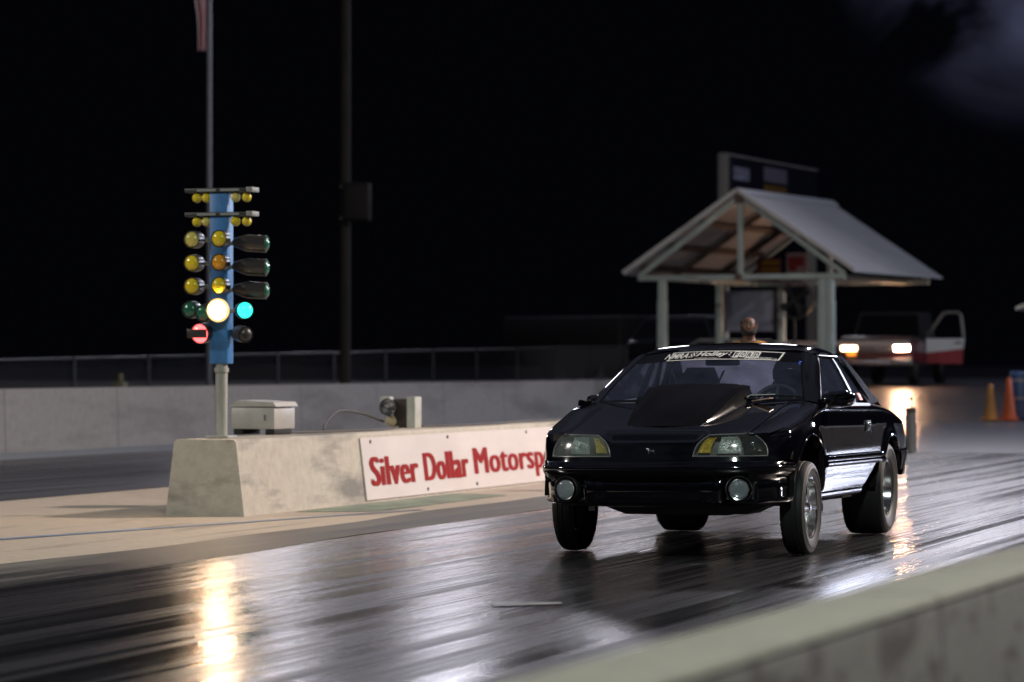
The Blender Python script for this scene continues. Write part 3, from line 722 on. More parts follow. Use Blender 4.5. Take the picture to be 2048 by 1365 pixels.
# ------------------------------------------------------------------ background vehicles
def bg_wheel(parent, x, y, r=.33, w=.2):
    mb = MB(); mb.lathe([(0, -w/2), (r*.62, -w/2), (r*.9, -w/2), (r, -w*.32), (r, w*.32), (r*.9, w/2), (r*.62, w/2), (0, w/2)], (x, y, r), 'X', 28); t = mb.build('wheel', M['rubber'], parent)
    mb = MB(); s = 1 if x > 0 else -1
    mb.lathe([(0, s*(w/2+.012)), (r*.2, s*(w/2+.012)), (r*.55, s*(w/2-.0)), (r*.62, s*(w/2+.01)), (r*.62, s*(w/2-.05))], (x, y, r), 'X', 24); mb.build('rim', M['alu'], t)
def car_shell(root, L, W, prof_low, green, paint, winmat, rooft=.06):
    """prof_low: side outline of the lower body; green: (y, z) outline of the cabin"""
    mb = MB(); n = len(prof_low)
    xs = [-1, -.96, -.86, .86, .96, 1]; ins = [.05, .018, 0, 0, .018, .05]
    V = []; F = []
    cy = sum(p[0] for p in prof_low)/n; cz = sum(p[1] for p in prof_low)/n
    for x, i in zip(xs, ins):
        for (y, z) in prof_low: V.append((x*W/2, cy+(y-cy)*(1-i*.5), cz+(z-cz)*(1-i*2)))
    for a in range(5):
        for b in range(n): F.append((a*n+b, a*n+(b+1) % n, (a+1)*n+(b+1) % n, (a+1)*n+b))
    F += [tuple(range(n))[::-1], tuple(5*n+b for b in range(n))]
    mb.add(V, F); body = mb.build('body', paint, root, smooth=30)
    zb = min(p[1] for p in green); zt_ = max(p[1] for p in green)
    mb = MB(); V = []; m = len(green)
    def hw(z): return (W/2-.04) * (1 - .24*(z-zb)/(zt_-zb))
    for s in (-1, 1):
        for (y, z) in green: V.append((s*hw(z), y, z))
    F = [tuple(range(m))[::-1], tuple(m+i for i in range(m))] + [(i, (i+1) % m, m+(i+1) % m, m+i) for i in range(m)]
    mb.add(V, F); cab = mb.build('cabin', paint, root, smooth=0)
    # glass: side panes, screen and rear window proud of the cabin
    f0, f1, r1, r0 = green[0], green[1], green[-2], green[-1]
    k = lambda p, q, t: (lerp(p[0], q[0], t), lerp(p[1], q[1], t))
    for s in (-1, 1):
        pts = [k(f0, f1, .12), k(f0, f1, .86), k(r0, r1, .86), k(r0, r1, .12)]
        pts = [(pts[0][0]+.12, pts[0][1]), (pts[1][0]+.10, pts[1][1]), (pts[2][0]-.10, pts[2][1]), (pts[3][0]-.12, pts[3][1])]
        mb = MB(); mb.prism(pts, lambda y, z, t: (s*(hw(z)+t), y, z), .002, .012); mb.build('side_window', winmat, root, smooth=0)
    for a, b, nm, d in ((f0, f1, 'windshield', -1), (r0, r1, 'rear_window', 1)):
        p, q = k(a, b, .08), k(a, b, .92)
        mb = MB(); mb.prism([(-1, 0), (1, 0), (1, 1), (-1, 1)], lambda x, v, t: (x*(hw(lerp(p[1], q[1], v))-.07), lerp(p[0], q[0], v)+d*t, lerp(p[1], q[1], v)+t*.5), .004, .014); mb.build(nm, winmat, root, smooth=0)
    return body
m_dkwin = pmat('dark_window', (.006, .006, .007), .08, 0, .5)
sed = thing('parked_sedan', 'white sedan parked behind the shelter post, half hidden by the black car', 'car', (-17.9, 73.6, ramp(73.6)+.02), R(62))
m_wcar = pmat('white_car_paint', (.55, .51, .51), .3, 0, .5, .6)
car_shell(sed, 4.4, 1.75, [(-.9, .25), (-.95, .55), (-.75, .82), (.5, .95), (2.9, .98), (3.5, .90), (3.55, .45), (3.4, .25)], [(.45, .93), (1.05, 1.36), (2.2, 1.38), (2.95, .95)], m_wcar, m_dkwin)
for x in (-.8, .8):
    for y in (0, 2.6): bg_wheel(sed, x, y, .31)
for s in (-1, 1):
    mb = MB(); mb.box((s*.62, -.93, .62), (.36, .06, .14), None, 0, .02); mb.build('headlight', M['lens'], sed)
suv = thing('parked_suv', 'dark sport utility vehicle with grey roof parked left of the shelter', 'car', (-20.3, 79.6, ramp(79)+.02), R(60))
m_dcar = pmat('dark_car_paint', (.02, .022, .028), .25, 0, .5, .8)
car_shell(suv, 4.6, 1.85, [(-.9, .32), (-.95, .7), (-.8, 1.0), (.5, 1.08), (3.6, 1.08), (3.66, .6), (3.5, .32)], [(.45, 1.06), (.95, 1.66), (3.2, 1.68), (3.62, 1.08)], m_dcar, m_dkwin)
for x in (-.85, .85):
    for y in (0, 2.7): bg_wheel(suv, x, y, .36)
mb = MB(); mb.box((0, 2.0, 1.70), (1.3, 2.1, .04), None, 0, .015); mb.build('roof_panel', pmat('suv_grey_roof', (.16, .17, .20), .35), suv)
for s in (-1, 1):
    mb = MB(); mb.box((s*.66, -.93, .80), (.34, .06, .18), None, 0, .02); mb.build('headlight', M['lens'], suv)

# pickup truck, lights on, door open
TG = ramp(77.6)
pk = thing('pickup_truck', 'white and red pickup truck facing the track with headlights on and one door open', 'truck', (-16.45, 77.75, TG + .01), R(0))
m_tw = pmat('truck_white', (.75, .77, .84), .3, 0, .5, .6)
m_tr = pmat('truck_red', (.30, .012, .03), .3, 0, .5, .6)
m_tg = pmat('truck_chrome_dull', (.16, .16, .19), .3, .9)
Wt = 1.90
mb = MB(); mb.box((0, .55, .78), (Wt, 2.6, .62), None, 0, .07); mb.box((0, 3.4, .83), (Wt, 2.3, .62), None, 0, .05); mb.build('body', pmat('truck_dark_red', (.075, .012, .020), .35, 0, .5, .5), pk)
mb = MB(); mb.box((0, -.02, 1.10), (Wt-.10, 1.45, .16), None, 0, .07); mb.build('hood', pmat('truck_hood_dark', (.03, .018, .022), .35, 0, .5, .5), pk)
cab = [(.62, 1.08), (1.05, 1.80), (2.25, 1.82), (2.34, 1.08)]
mb = MB(); hwf = lambda z: (Wt/2-.06)*(1-.14*(z-1.08)/.74)
V = [(s*hwf(z), y, z) for s in (-1, 1) for y, z in cab]; mb.add(V, [(3, 2, 1, 0), (4, 5, 6, 7), (0, 1, 5, 4), (1, 2, 6, 5), (2, 3, 7, 6), (3, 0, 4, 7)]); mb.build('cab', pmat('truck_cab_dark', (.035, .034, .038), .4, 0, .5, .5), pk, smooth=0)
mb = MB(); mb.prism([(-1, 0), (1, 0), (1, 1), (-1, 1)], lambda x, v, t: (x*(hwf(lerp(1.14, 1.73, v))-.07), lerp(.655, 1.01, v)-t, lerp(1.14, 1.73, v)+t*.5), .004, .014); mb.build('windshield', m_dkwin, pk, smooth=0)
mb = MB(); mb.box((0, -.765, .90), (1.02, .05, .24), None, 0, .01)
gr = mb.build('grille', pmat('grille_dark', (.04, .04, .045), .4), pk)
mb = MB()
for k in range(4): mb.box((0, -.795, .82+k*.055), (1.0, .012, .018))
mb.build('grille_bars', m_tg, gr, smooth=0)
mb = MB(); mb.box((0, -.795, .90), (.20, .02, .07), None, 0, .01); mb.build('badge', m_tg, gr)
mb = MB(); mb.box((0, -.86, .54), (Wt+.02, .20, .18), None, 0, .04); mb.build('front_bumper', m_tg, pk)
mb = MB(); mb.box((.25, -.965, .56), (.32, .012, .12)); mb.build('plate', pmat('plate_pale', (.35, .36, .44), .5), pk, smooth=0)
m_hl1 = pmat('lit_headlight_bright', (.9, .85, .75), .2, emit=(1.0, .55, .32), es=420)
m_hl2 = pmat('lit_headlight_dim', (.9, .8, .7), .2, emit=(1.0, .62, .38), es=14)
for s, mm, w in ((1, m_hl1, .36), (-1, m_hl2, .40)):
    mb = MB(); mb.box((s*.66, -.78, .92), (w, .06, .19), None, 0, .025); h = mb.build('headlight', mm, pk)
    mb = MB(); mb.box((s*.66, -.77, .92), (w+.07, .04, .25), None, 0, .012); mb.build('bezel', m_tg, h)
mb = MB(); mb.box((-.60, -.79, .745), (.22, .04, .07), None, 0, .01); mb.build('turn_signal', pmat('lit_turn_signal', (.8, .3, .02), .3, emit=(1.0, .30, .03), es=2.2), pk)
for x in (-.82, .82):
    for y in (0, 3.3): bg_wheel(pk, x, y, .38, .24)
# open door, hinged at its front edge and swung square to the cab
dr = empty('door', (Wt/2+.02, .72, 0), (0, 0, R(7)), pk)
mb = MB(); mb.prism([(0, .78), (.92, .88), (.95, 1.13), (0, 1.13)], lambda a, b, t: (a, t, b), -.04, .04); mb.build('door_skin', m_tw, dr, smooth=0)
mb = MB(); mb.prism([(0, .52), (.90, .50), (.92, .878), (0, .778)], lambda a, b, t: (a, t, b), -.038, .038); mb.build('door_lower', m_tr, dr, smooth=0)
mb = MB(); mb.tube([(.02, 0, 1.13), (.20, 0, 1.45), (.42, 0, 1.74), (.52, 0, 1.78), (.80, 0, 1.78), (.86, 0, 1.72), (.93, 0, 1.13)], .034, 8); mb.build('window_frame', pmat('door_frame_grey', (.20, .19, .18), .4), dr)
mb = MB(); mb.box((.80, -.05, 1.03), (.17, .03, .045), None, 0, .008); mb.build('handle', M['trim'], dr)
mb = MB(); mb.box((.10, -.10, 1.26), (.20, .08, .15), None, 0, .02); mb.build('mirror', M['trim'], dr)

# ------------------------------------------------------------------ right edge: cones, drum, booth; timing post
def cone(loc, col, label, h=.72):
    t = thing('traffic_cone', label, 'traffic cone', loc, 0, 'traffic cones at the edge of the apron')
    m = pmat('cone_plastic', col, .5, noise=.25, nscale=(4, 4, 3))
    mb = MB(); mb.lathe([(.165, .03), (.135, .16), (.085, h*.62), (.045, h-.02), (.030, h), (0, h)], (0, 0, 0), 'Z', 26); mb.build('body', m, t)
    mb = MB(); mb.box((0, 0, .016), (.40, .40, .032), None, 0, .01); mb.build('base', m, t)
CY = 67.9
cone((-12.00, CY, ramp(CY)+.02), (.45, .19, .04), 'faded yellow traffic cone left of the orange cone', .78)
cone((-11.62, CY+.1, ramp(CY)+.02), (.60, .10, .02), 'bright orange traffic cone in front of the blue drum', .92)
dm = thing('plastic_drum', 'blue plastic drum with pale bands behind the orange cone', 'drum', (-11.40, 68.6, ramp(68.6)+.02))
mb = MB(); mb.lathe([(0, 0), (.29, 0), (.30, .03), (.30, .45), (.315, .48), (.30, .51), (.30, .98), (.27, 1.02), (0, 1.02)], (0, 0, 0), 'Z', 30); mb.build('body', pmat('drum_blue', (.07, .16, .36), .45, noise=.3, nscale=(3, 3, 3)), dm)
for z in (.42, .80):
    mb = MB(); mb.lathe([(.304, z), (.306, z), (.306, z+.05), (.304, z+.05)], (0, 0, 0), 'Z', 30); mb.build('band', pmat('drum_band', (.36, .38, .42), .5), dm)
bo = thing('marshal_booth', 'edge of a small post-and-roof booth at the right of the picture', 'booth', (-9.5, 67.2, ramp(67.2)+.01))
m_bp = pmat('booth_post', (.16, .17, .20), .6)
for x in (-1.36, 1.4):
    for y in (-1.0, 1.0):
        mb = MB(); mb.box((x, y, 1.16), (.12, .12, 2.32), None, 0, .006); mb.build('post', m_bp, bo)
mb = MB(); mb.prism([(-1.62, 2.36), (0, 2.95), (1.62, 2.36), (1.62, 2.43), (0, 3.03), (-1.62, 2.43)], lambda a, b, t: (a, t, b), -1.3, 1.3); mb.build('roof', pmat('booth_roof', (.62, .60, .58), .4, .2), bo, smooth=0)
mb = MB(); mb.box((.02, 0, 2.33), (2.9, .10, .08)); mb.box((.02, -.95, 2.31), (2.9, .09, .07)); mb.build('beam', m_bp, bo, smooth=0)
bl = thing('timing_post', 'grey timing post with a black cap standing behind the black car', 'post', (-8.97, 44.34, .012))
mb = MB(); mb.lathe([(.095, 0), (.090, .03), (.082, .08), (.076, .52), (.070, .56)], (0, 0, 0), 'Z', 24); mb.build('body', pmat('timing_post_grey', (.045, .047, .055), .5), bl)
mb = MB(); mb.lathe([(.080, .55), (.082, .58), (.070, .62), (0, .63)], (0, 0, 0), 'Z', 24); mb.build('cap', M['black'], bl)
mb = MB(); mb.tube([(.01, 0, .62), (.01, 0, .74)], .010, 8); mb.box((.01, 0, .75), (.05, .03, .04), None, 0, .006); mb.build('sensor', pmat('sensor_tan', (.14, .09, .06), .6), bl)

# ------------------------------------------------------------------ the black drag coupe
# local axes: x to the car's left, y towards its tail, z up; origin on the ground below the front axle
car = tag(empty('coupe_car'), 'black notchback drag coupe with hood scoop and windscreen banner, launching down the near lane', 'car')
YAW, PIT, ROL = .011, .009, .012
_Rp = Matrix.Rotation(-PIT, 4, 'X'); _Rr = Matrix.Rotation(-ROL, 4, 'Y'); _Ry = Matrix.Rotation(YAW, 4, 'Z')
_pv = Vector((0, 2.553, .33)); _pr = Vector((0, 0, .3))
CARM = (Matrix.Translation((-5.57, 20.2, .004)) @ _Ry @ Matrix.Translation(_pr) @ _Rr @ Matrix.Translation(-_pr)
        @ Matrix.Translation(_pv) @ _Rp @ Matrix.Translation(-_pv))
car.matrix_world = CARM
AF, AR = (-.115, .36), (2.50, .345)            # wheel-arch centres (y, z)
RAF, RAR = .385, .372
Wf = pch([-.74, -.70, -.6, -.5, -.3, 0, .6, 1.6, 2.5, 3.0, 3.3, 3.5], [.750, .770, .802, .826, .848, .860, .864, .864, .858, .836, .806, .775])
def zh(x, y): return .838 + .19*(y+.35) + .016*(1-(x/.62)**2)
ztf = pch([-.74, -.6, -.2, .28, .40, 1.0, 2.1, 2.42, 3.0, 3.4, 3.52], [.752, .775, .852, .938, .938, .932, .926, .914, .862, .806, .775])
dsh = pch([0, .004, .014, .034, .07, .13, .30], [-.060, -.044, -.027, -.0125, -.004, 0, .002])
dlo = pch([.27, .32, .40, .50, .60, .70], [-.065, -.046, -.024, -.010, -.002, 0])
def sx(y, z):
    x = Wf(y) + dsh(max(ztf(y) - z, 0)) + dlo(z)
    for (cy, cz), rr, k in ((AF, RAF, .016), (AR, RAR, .020)):
        r = math.hypot(y-cy, z-cz)
        if rr - .01 < r < rr + .09 and z > .40: x += k * (1 - sm(rr+.01, rr+.09, r))
    # a soft feature line below the belt
    x += .004*math.exp(-((z-.80)/.018)**2) * sm(-.3, .1, y)
    return x
def zbot(y):
    z = .325
    if y > 1.50: z = lerp(.318, .585, sm(1.46, 2.2, y)*.0 + min((y-1.50)/.63, 1))
    if y > 2.85: z = .50
    for (cy, cz), rr in ((AF, RAF), (AR, RAR)):
        if abs(y-cy) < rr:
            z = max(z, cz + math.sqrt(max(rr*rr-(y-cy)**2, 0)))
    return z
VS = [0, .02, .06, .12, .2, .3, .4, .5, .6, .7, .78, .84, .88, .91, .935, .955, .97, .982, .991, .997, 1]
def side_panel(y0, y1, n, name, mat=None, parent=car, edge=True):
    ys = [lerp(y0, y1, .5-.5*math.cos(PI*t)) if False else lerp(y0, y1, t) for t in lin(n)]
    mb = MB()
    mb.grid(lambda y, v: (sx(y, lerp(zbot(y), ztf(y), v)), y, lerp(zbot(y), ztf(y), v)), ys, VS, flip=False)
    # returned edges so the panel has thickness at its gaps and wheel opening
    def ret(y, v, d):
        z = lerp(zbot(y), ztf(y), v); return (sx(y, z)-d, y, z)
    for y in (ys[0], ys[-1]): mb.grid(lambda d, v: ret(y, v, d), [0, .035], VS)
    mb.grid(lambda y, d: ret(y, 0, d), ys, [0, .05])
    return mb
def pair(mb, name, mats, parent=car, smooth=40, merge=True):
    a = mb.build(name, mats, parent, smooth, merge); b = mirror(mb).build(name, mats, parent, smooth, merge); return a, b
P = M['paint']
pair(side_panel(-.498, .474, 110, 'fender'), 'front_fender', P)
doors = pair(side_panel(.480, 1.797, 60, 'door'), 'door', P)
pair(side_panel(1.803, 3.50, 130, 'q'), 'quarter_panel', P)

# plan curve of the nose, centre to the wheel arch
_pl = [(0, -.952), (.15, -.949), (.30, -.936), (.45, -.910), (.58, -.870), (.68, -.812), (.745, -.735), (.785, -.650), (.812, -.560), (.826, -.498)]
def catmull(P, m=10):
    P = [Vector((p[0], p[1])) for p in P]; out = []
    for i in range(len(P)-1):
        p0 = P[i-1] if i else P[0]*2-P[1]; p1 = P[i]; p2 = P[i+1]; p3 = P[i+2] if i+2 < len(P) else P[-1]*2-P[-2]
        for t in lin(m+1)[:-1]:
            out.append(.5*((2*p1)+(p2-p0)*t+(2*p0-5*p1+4*p2-p3)*t*t+(3*p1-p0-3*p2+p3)*t**3))
    out.append(P[-1]); return out
_pc = catmull(_pl, 12)
_ac = [0.0]
for i in range(1, len(_pc)): _ac.append(_ac[-1] + (_pc[i]-_pc[i-1]).length)
SMAX = _ac[-1]
def plan(s):
    """point and outward normal on the nose curve at arc length s (negative = right side)"""
    sg = -1 if s < 0 else 1; a = min(abs(s), SMAX)
    i = min(max(int(np.searchsorted(_ac, a)) , 1), len(_ac)-1)
    t = (a-_ac[i-1])/(_ac[i]-_ac[i-1]); p = _pc[i-1].lerp(_pc[i], t)
    d = (_pc[min(i+1, len(_pc)-1)]-_pc[max(i-2, 0)]).normalized(); n = Vector((-d.y, d.x)) * -1
    if sg < 0: return Vector((-p.x, p.y)), Vector((-n.x, n.y))
    return p, n
def s_at_x(x):
    for i, p in enumerate(_pc):
        if p.x >= x: return _ac[i-1] + (_ac[i]-_ac[i-1])*(x-_pc[i-1].x)/(p.x-_pc[i-1].x)
    return SMAX
enose = pch([.585, .61, .66, .705, .760, .80], [.034, .042, .054, .068, .100, .16])
S_HL = s_at_x(.752)
def nose(s, z, out=0.0):
    p, n = plan(s); b = sm(S_HL-.02, SMAX-.01, abs(s))
    e = lerp(enose(z), -dsh(max(ztf(p.y)-z, 0)), b) - out
    q = p - n*e; return Vector((q.x, q.y, z))
def zedge(x):                                     # hood leading edge height
    return .706 + .052*sm(.275, .365, abs(x))
# nose panel between the lamps and the corner skins behind them
def hl_in(z): t = min(max((z-.618)/.138, 0), 1); return s_at_x(.272 + .030*t + .075*t**3.2)
mb = MB()
us = lin(41, -1, 1)
def npanel(u, v):
    s = u * S_HL; x = plan(s)[0].x; z = lerp(.585, zedge(x), v); return nose(s, z, -.0)
def np2(u, v):                                   # narrow centre panel only between the lamps
    z = lerp(.585, .706, v); s = u * (hl_in(z)-.006); return nose(s, z)
mb.grid(np2, us, lin(9)); mb.build('nose_panel', P, car)
for sg in (1, -1):
    mb = MB()
    def corner(u, v):
        s = lerp(S_HL+.004, SMAX, u); p, n = plan(s); z = lerp(.59, ztf(p.y), v); q = nose(s*sg, z); return q
    mb.grid(corner, lin(16), VS)
    mb.grid(lambda u, v: nose(sg*lerp(S_HL + .006 - .125*max((lerp(.66, .760, v)-.618)/.138, 0)**3.4, S_HL+.006, u), lerp(.66, .762, v)), lin(8), lin(12))
    mb.grid(lambda u, v: nose(sg*lerp(hl_in(lerp(.618, .757, v))-.008, hl_in(lerp(.618, .757, v))+.004, u), lerp(.618, .757, v)), lin(3), lin(12))
    mb.grid(lambda u, v: nose(sg*lerp(hl_in(.61)-.006, S_HL+.006, u), lerp(.585, .614, v)), lin(24), lin(3))
    mb.build('fender_corner', P, car)

# front bumper: one skin wrapped round the nose
_bp = [(.300, .10), (.304, .075), (.315, .052), (.330, .040), (.345, .040), (.360, .036), (.440, .030), (.462, .040), (.480, .026), (.497, .004), (.512, -.010), (.530, -.016), (.546, -.018), (.558, -.012), (.562, -.004), (.566, .000), (.578, .006), (.586, .016), (.590, .05)]
def bump_pt(s, k):
    z, e = _bp[k]
    a = abs(s)
    p, n = plan(s)
    # a long shallow scoop across the middle of the lower half
    mid = 1 - sm(s_at_x(.30), s_at_x(.42), a)
    if .34 < z < .47: e += .030*mid
    # fog-lamp pockets
    pk_ = sm(s_at_x(.45), s_at_x(.485), a) * (1 - sm(s_at_x(.66), s_at_x(.69), a))
    if .338 < z < .45: e += .022*pk_
    b = sm(S_HL, SMAX, a); e = lerp(e, e*.5 + .006, b)
    # lower corner flare
    if z < .36: e -= .020*b
    q = p - n*e; dz = .012*sm(s_at_x(.6), SMAX, a) if z < .36 else 0
    return (q.x, q.y, z + dz)
mb = MB(); ss = lin(141, -SMAX, SMAX)
mb.grid(bump_pt, ss, range(len(_bp)))
bumper = mb.build('front_bumper', P, car, smooth=50)
mb = MB(); mb.grid(lambda s, e: tuple(Vector((plan(s)[0].x, plan(s)[0].y, .592)) - Vector((plan(s)[1].x, plan(s)[1].y, 0))*e), ss, [.045, .30]); mb.build('bumper_shelf', M['trim'], car)
for sg in (1, -1):
    fx_, fy_, fz_ = sg*.568, -.905, .410
    mb = MB(); mb.lathe([(.066, -.06), (.070, -.01), (.066, .006), (.060, .004), (.060, -.02), (.0, -.045)], (fx_, fy_, fz_), (sg*.22, -1, 0), 32)
    fl = mb.build('fog_lamp', M['alu'], bumper)
    mb = MB(); mb.lathe([(.058, -.018), (.045, -.036), (.02, -.05), (0, -.052)], (fx_, fy_, fz_), (sg*.22, -1, 0), 24); mb.build('reflector', M['bowl'], fl)
    mb = MB(); mb.lathe([(.061, .002), (.05, .010), (.025, .015), (0, .016)], (fx_, fy_, fz_), (sg*.22, -1, 0), 28); mb.build('lens', M['foglens'], fl)
    mb = MB(); mb.lathe([(.084, -.05), (.086, -.006), (.080, .002), (.074, -.01), (.072, -.06)], (fx_, fy_, fz_), (sg*.22, -1, 0), 32); mb.build('fog_lamp_ring', M['trim'], bumper)
# small chrome emblem on the nose
mb = MB(); ex, ez = .0, .652; ey = nose(0, ez).y - .004
mb.ball((ex, ey, ez), .016, 12, sc=(1.3, .25, .55)); mb.ball((ex-.021, ey, ez+.012), .007, 10, sc=(1.2, .4, 1)); mb.bar((ex+.012, ey, ez-.004), (ex+.026, ey, ez-.016), .005); mb.bar((ex-.010, ey, ez-.006), (ex-.020, ey, ez-.018), .005)
mb.build('emblem', M['chrome'], car)

# headlamps
for sg in (1, -1):
    # outline of the lamp in (s, z)
    zb_, zt_ = .618, .756
    def o_in(z): t = min(max((z-zb_)/(zt_-zb_), 0), 1); return s_at_x(.272 + .030*t + .075*t**3.2) + .004
    def o_out(z): t = min(max((z-zb_)/(zt_-zb_), 0), 1); return S_HL - .004 - .012*(1-t)**6 - .115*t**3.4
    def lp(u, v, out=.0):
        z = lerp(zb_, zt_, v); ztop = lerp(-.004, .004, u)
        s = lerp(o_in(z), o_out(z), u); return nose(sg*s, z + v*ztop, out)
    hl = MB()                                   # dark tray behind the lamp
    hl.grid(lambda u, v: lp(u, v, -.085), lin(20), lin(6))
    for e0 in ('b', 't', 'i', 'o'):
        if e0 in 'bt': hl.grid(lambda u, d: lp(u, 0 if e0 == 'b' else 1, -d), lin(20), [0, .085])
        else: hl.grid(lambda v, d: lp(0 if e0 == 'i' else 1, v, -d), lin(8), [0, .085])
    head = hl.build('headlight', M['dkhouse'], car)
    mb = MB(); ring = [lp(u, 0, .001) for u in lin(24)] + [lp(1, v, .001) for v in lin(8)[1:]] + [lp(u, 1, .001) for u in lin(24, 1, 0)[1:]] + [lp(0, v, .001) for v in lin(8, 1, 0)[1:-1]]
    mb.tube(ring, .0045, 6, close=True); mb.build('bezel', pmat('lamp_bezel', (.22, .22, .22), .3, .3), head)
    mb = MB(); mb.grid(lambda u, v: lp(u, v, .0), lin(28), lin(8)); mb.build('lens', M['lens'] if sg > 0 else M['hazy'], head)
    # main bowl, amber reflector, small outer lamp
    def bowl(u0, u1, v0, v1, depth, back=.018):
        def f(a, b):
            u = lerp(u0, u1, a); v = lerp(v0, v1, b); q = (1-(2*a-1)**2)*(1-(2*b-1)**2)
            return lp(u, v, -back-depth*q**.6 + (random.uniform(-.006, .006) if q > 0 else 0))
        return f
    mb = MB(); mb.grid(bowl(.29, .60, .12, .88, .055), lin(17), lin(11)); rb = mb.build('reflector', M['bowl'], head, smooth=0)
    cc = lp(.45, .5, -.035); mb = MB(); mb.ball((cc.x, cc.y, cc.z), .011, 12); mb.tube([cc, (cc.x, cc.y+.05, cc.z)], .010, 8); mb.build('bulb', M['chrome'], rb)
    mb = MB(); mb.grid(bowl(.05, .20, .16, .86, .022), lin(9), lin(9)); mb.build('amber_marker', M['amber'], head, smooth=0)
    mb = MB(); mb.grid(bowl(.66, .93, .14, .84, .040), lin(11), lin(9)); rm = mb.build('side_reflector', pmat('smoked_reflector', (.13, .115, .11), .22, .9, bump=.5, bscale=60), head)
    c2 = lp(.79, .56, -.02); mb = MB(); mb.lathe([(0, 0), (.016, 0), (.018, .012), (.010, .02), (0, .022)], c2, (sg*.45, -1, 0), 16); mb.build('bulb', M['chrome'], rm)

# hood
def hw(y): return lerp(.60, .622, (y+.6)/.9)
def hy0(x): return plan(s_at_x(abs(x)))[0].y + enose(zedge(x))*1.02
def hy1(x): return .17 + .13*(x/.62)**2
def hood_pt(u, v):
    x0 = u*.603; y0 = hy0(x0); 
    y = lerp(y0, hy1(x0), v); x = u*hw(y)
    z = zh(x, y); d = (y - y0)
    z -= (zh(x0, y0) - zedge(x0)) * (1 - sm(0, .16, d))**1.5
    return Vector((x, y, z))
mb = MB(); hv = [0, .006, .014, .025, .04, .06, .085, .11, .14, .18, .25, .35, .5, .65, .8, .9, .97, 1]
mb.grid(hood_pt, lin(49, -1, 1), hv)
for u in (-1, 1): mb.grid(lambda v, d: hood_pt(u, v) - Vector((0, 0, d)), hv, [0, .03])
mb.grid(lambda u, d: hood_pt(u, 0) + Vector((0, d*.5, -d)), lin(49, -1, 1), [0, .02])
mb.grid(lambda u, d: hood_pt(u, 1) - Vector((0, 0, d)), lin(49, -1, 1), [0, .03])
for u in (-1, 1): mb.tube([hood_pt(u, v) + Vector((0, 0, .0015)) for v in lin(40)], .0042, 6)
hood = mb.build('hood', P, car)
# cowl-style scoop
zs_ = pch([-.62, -.56, -.44, -.30, -.12, .06, .22, .32, .36], [.786, .812, .858, .905, .960, 1.010, 1.050, 1.066, 1.066])
wt_ = pch([-.62, -.50, 0, .36], [.225, .255, .305, .334])
def scoop(k, y):
    z = zs_(y); b = min(zh(.3, y) - .004, z); h = max(z - b, 0); w = wt_(y)
    prof = [(w + .020 + .34*h, b - .006), (w + .012 + .25*h, b + .05*h), (w + .005 + .10*h, b + .50*h), (w + .002, b + .93*h), (w - .006, z), (w*.8, z + .012), (w*.5, z + .018), (0, z + .022)]
    sg = 1 if k >= 0 else -1; i = len(prof) - 1 - abs(k); x, zz = prof[i]
    return Vector((sg*x, y, zz))
ks = list(range(-7, 8)); ysc = lin(36, -.62, .36)
mb = MB(); mb.grid(lambda k, y: scoop(k, y), ks, ysc)
rear = [scoop(k, .36) for k in ks]; k0 = len(mb.v); mb.add(rear + [Vector((p.x*.985, p.y-.02, p.z-.012)) for p in rear], [(i, i+1, i+1+len(ks), i+len(ks)) for i in range(len(ks)-1)])
mb.add([Vector((p.x*.985, p.y-.02, p.z-.012)) for p in rear], [tuple(range(len(ks)))])
for sg in (1, -1): mb.tube([scoop(sg*4, y) + Vector((0, 0, .001)) for y in ysc], .005, 6)
mb.build('scoop', M['scoop'], hood, smooth=28)
mb = MB(); mb.add([(-.20, .318, 1.0865), (.315, .318, 1.0738), (.315, .330, 1.0748), (-.20, .330, 1.0878)], [])
# fender tops
for sg in (1, -1):
    def ft(u, v):
        xf = lerp(.607, .742, u); y0 = lerp(hy0(.60), plan(S_HL)[0].y + .045, u**1.3)
        y = lerp(y0, .335, v); xl = hw(y) + .005; xr = Wf(y) - .060
        x = lerp(xl, xr, u); z = lerp(zh(.62, y) - .001, ztf(y), u) + .010*(u*(1-u))*4*.6
        if v < .12: z -= .012*(1-v/.12)**2*(1-u)
        return (sg*x, y, z)
    mb = MB(); mb.grid(ft, lin(12), [0, .02, .05, .09, .12, .2, .35, .5, .7, .85, 1])
    mb.grid(lambda v, d: tuple(Vector(ft(0, v)) - Vector((0, 0, d))), lin(12), [0, .03])
    mb.grid(lambda u, d: (ft(u, 0)[0], ft(u, 0)[1] + d*.3, ft(u, 0)[2]-d), lin(12), [0, .045])
    mb.build('fender_top', P, car)
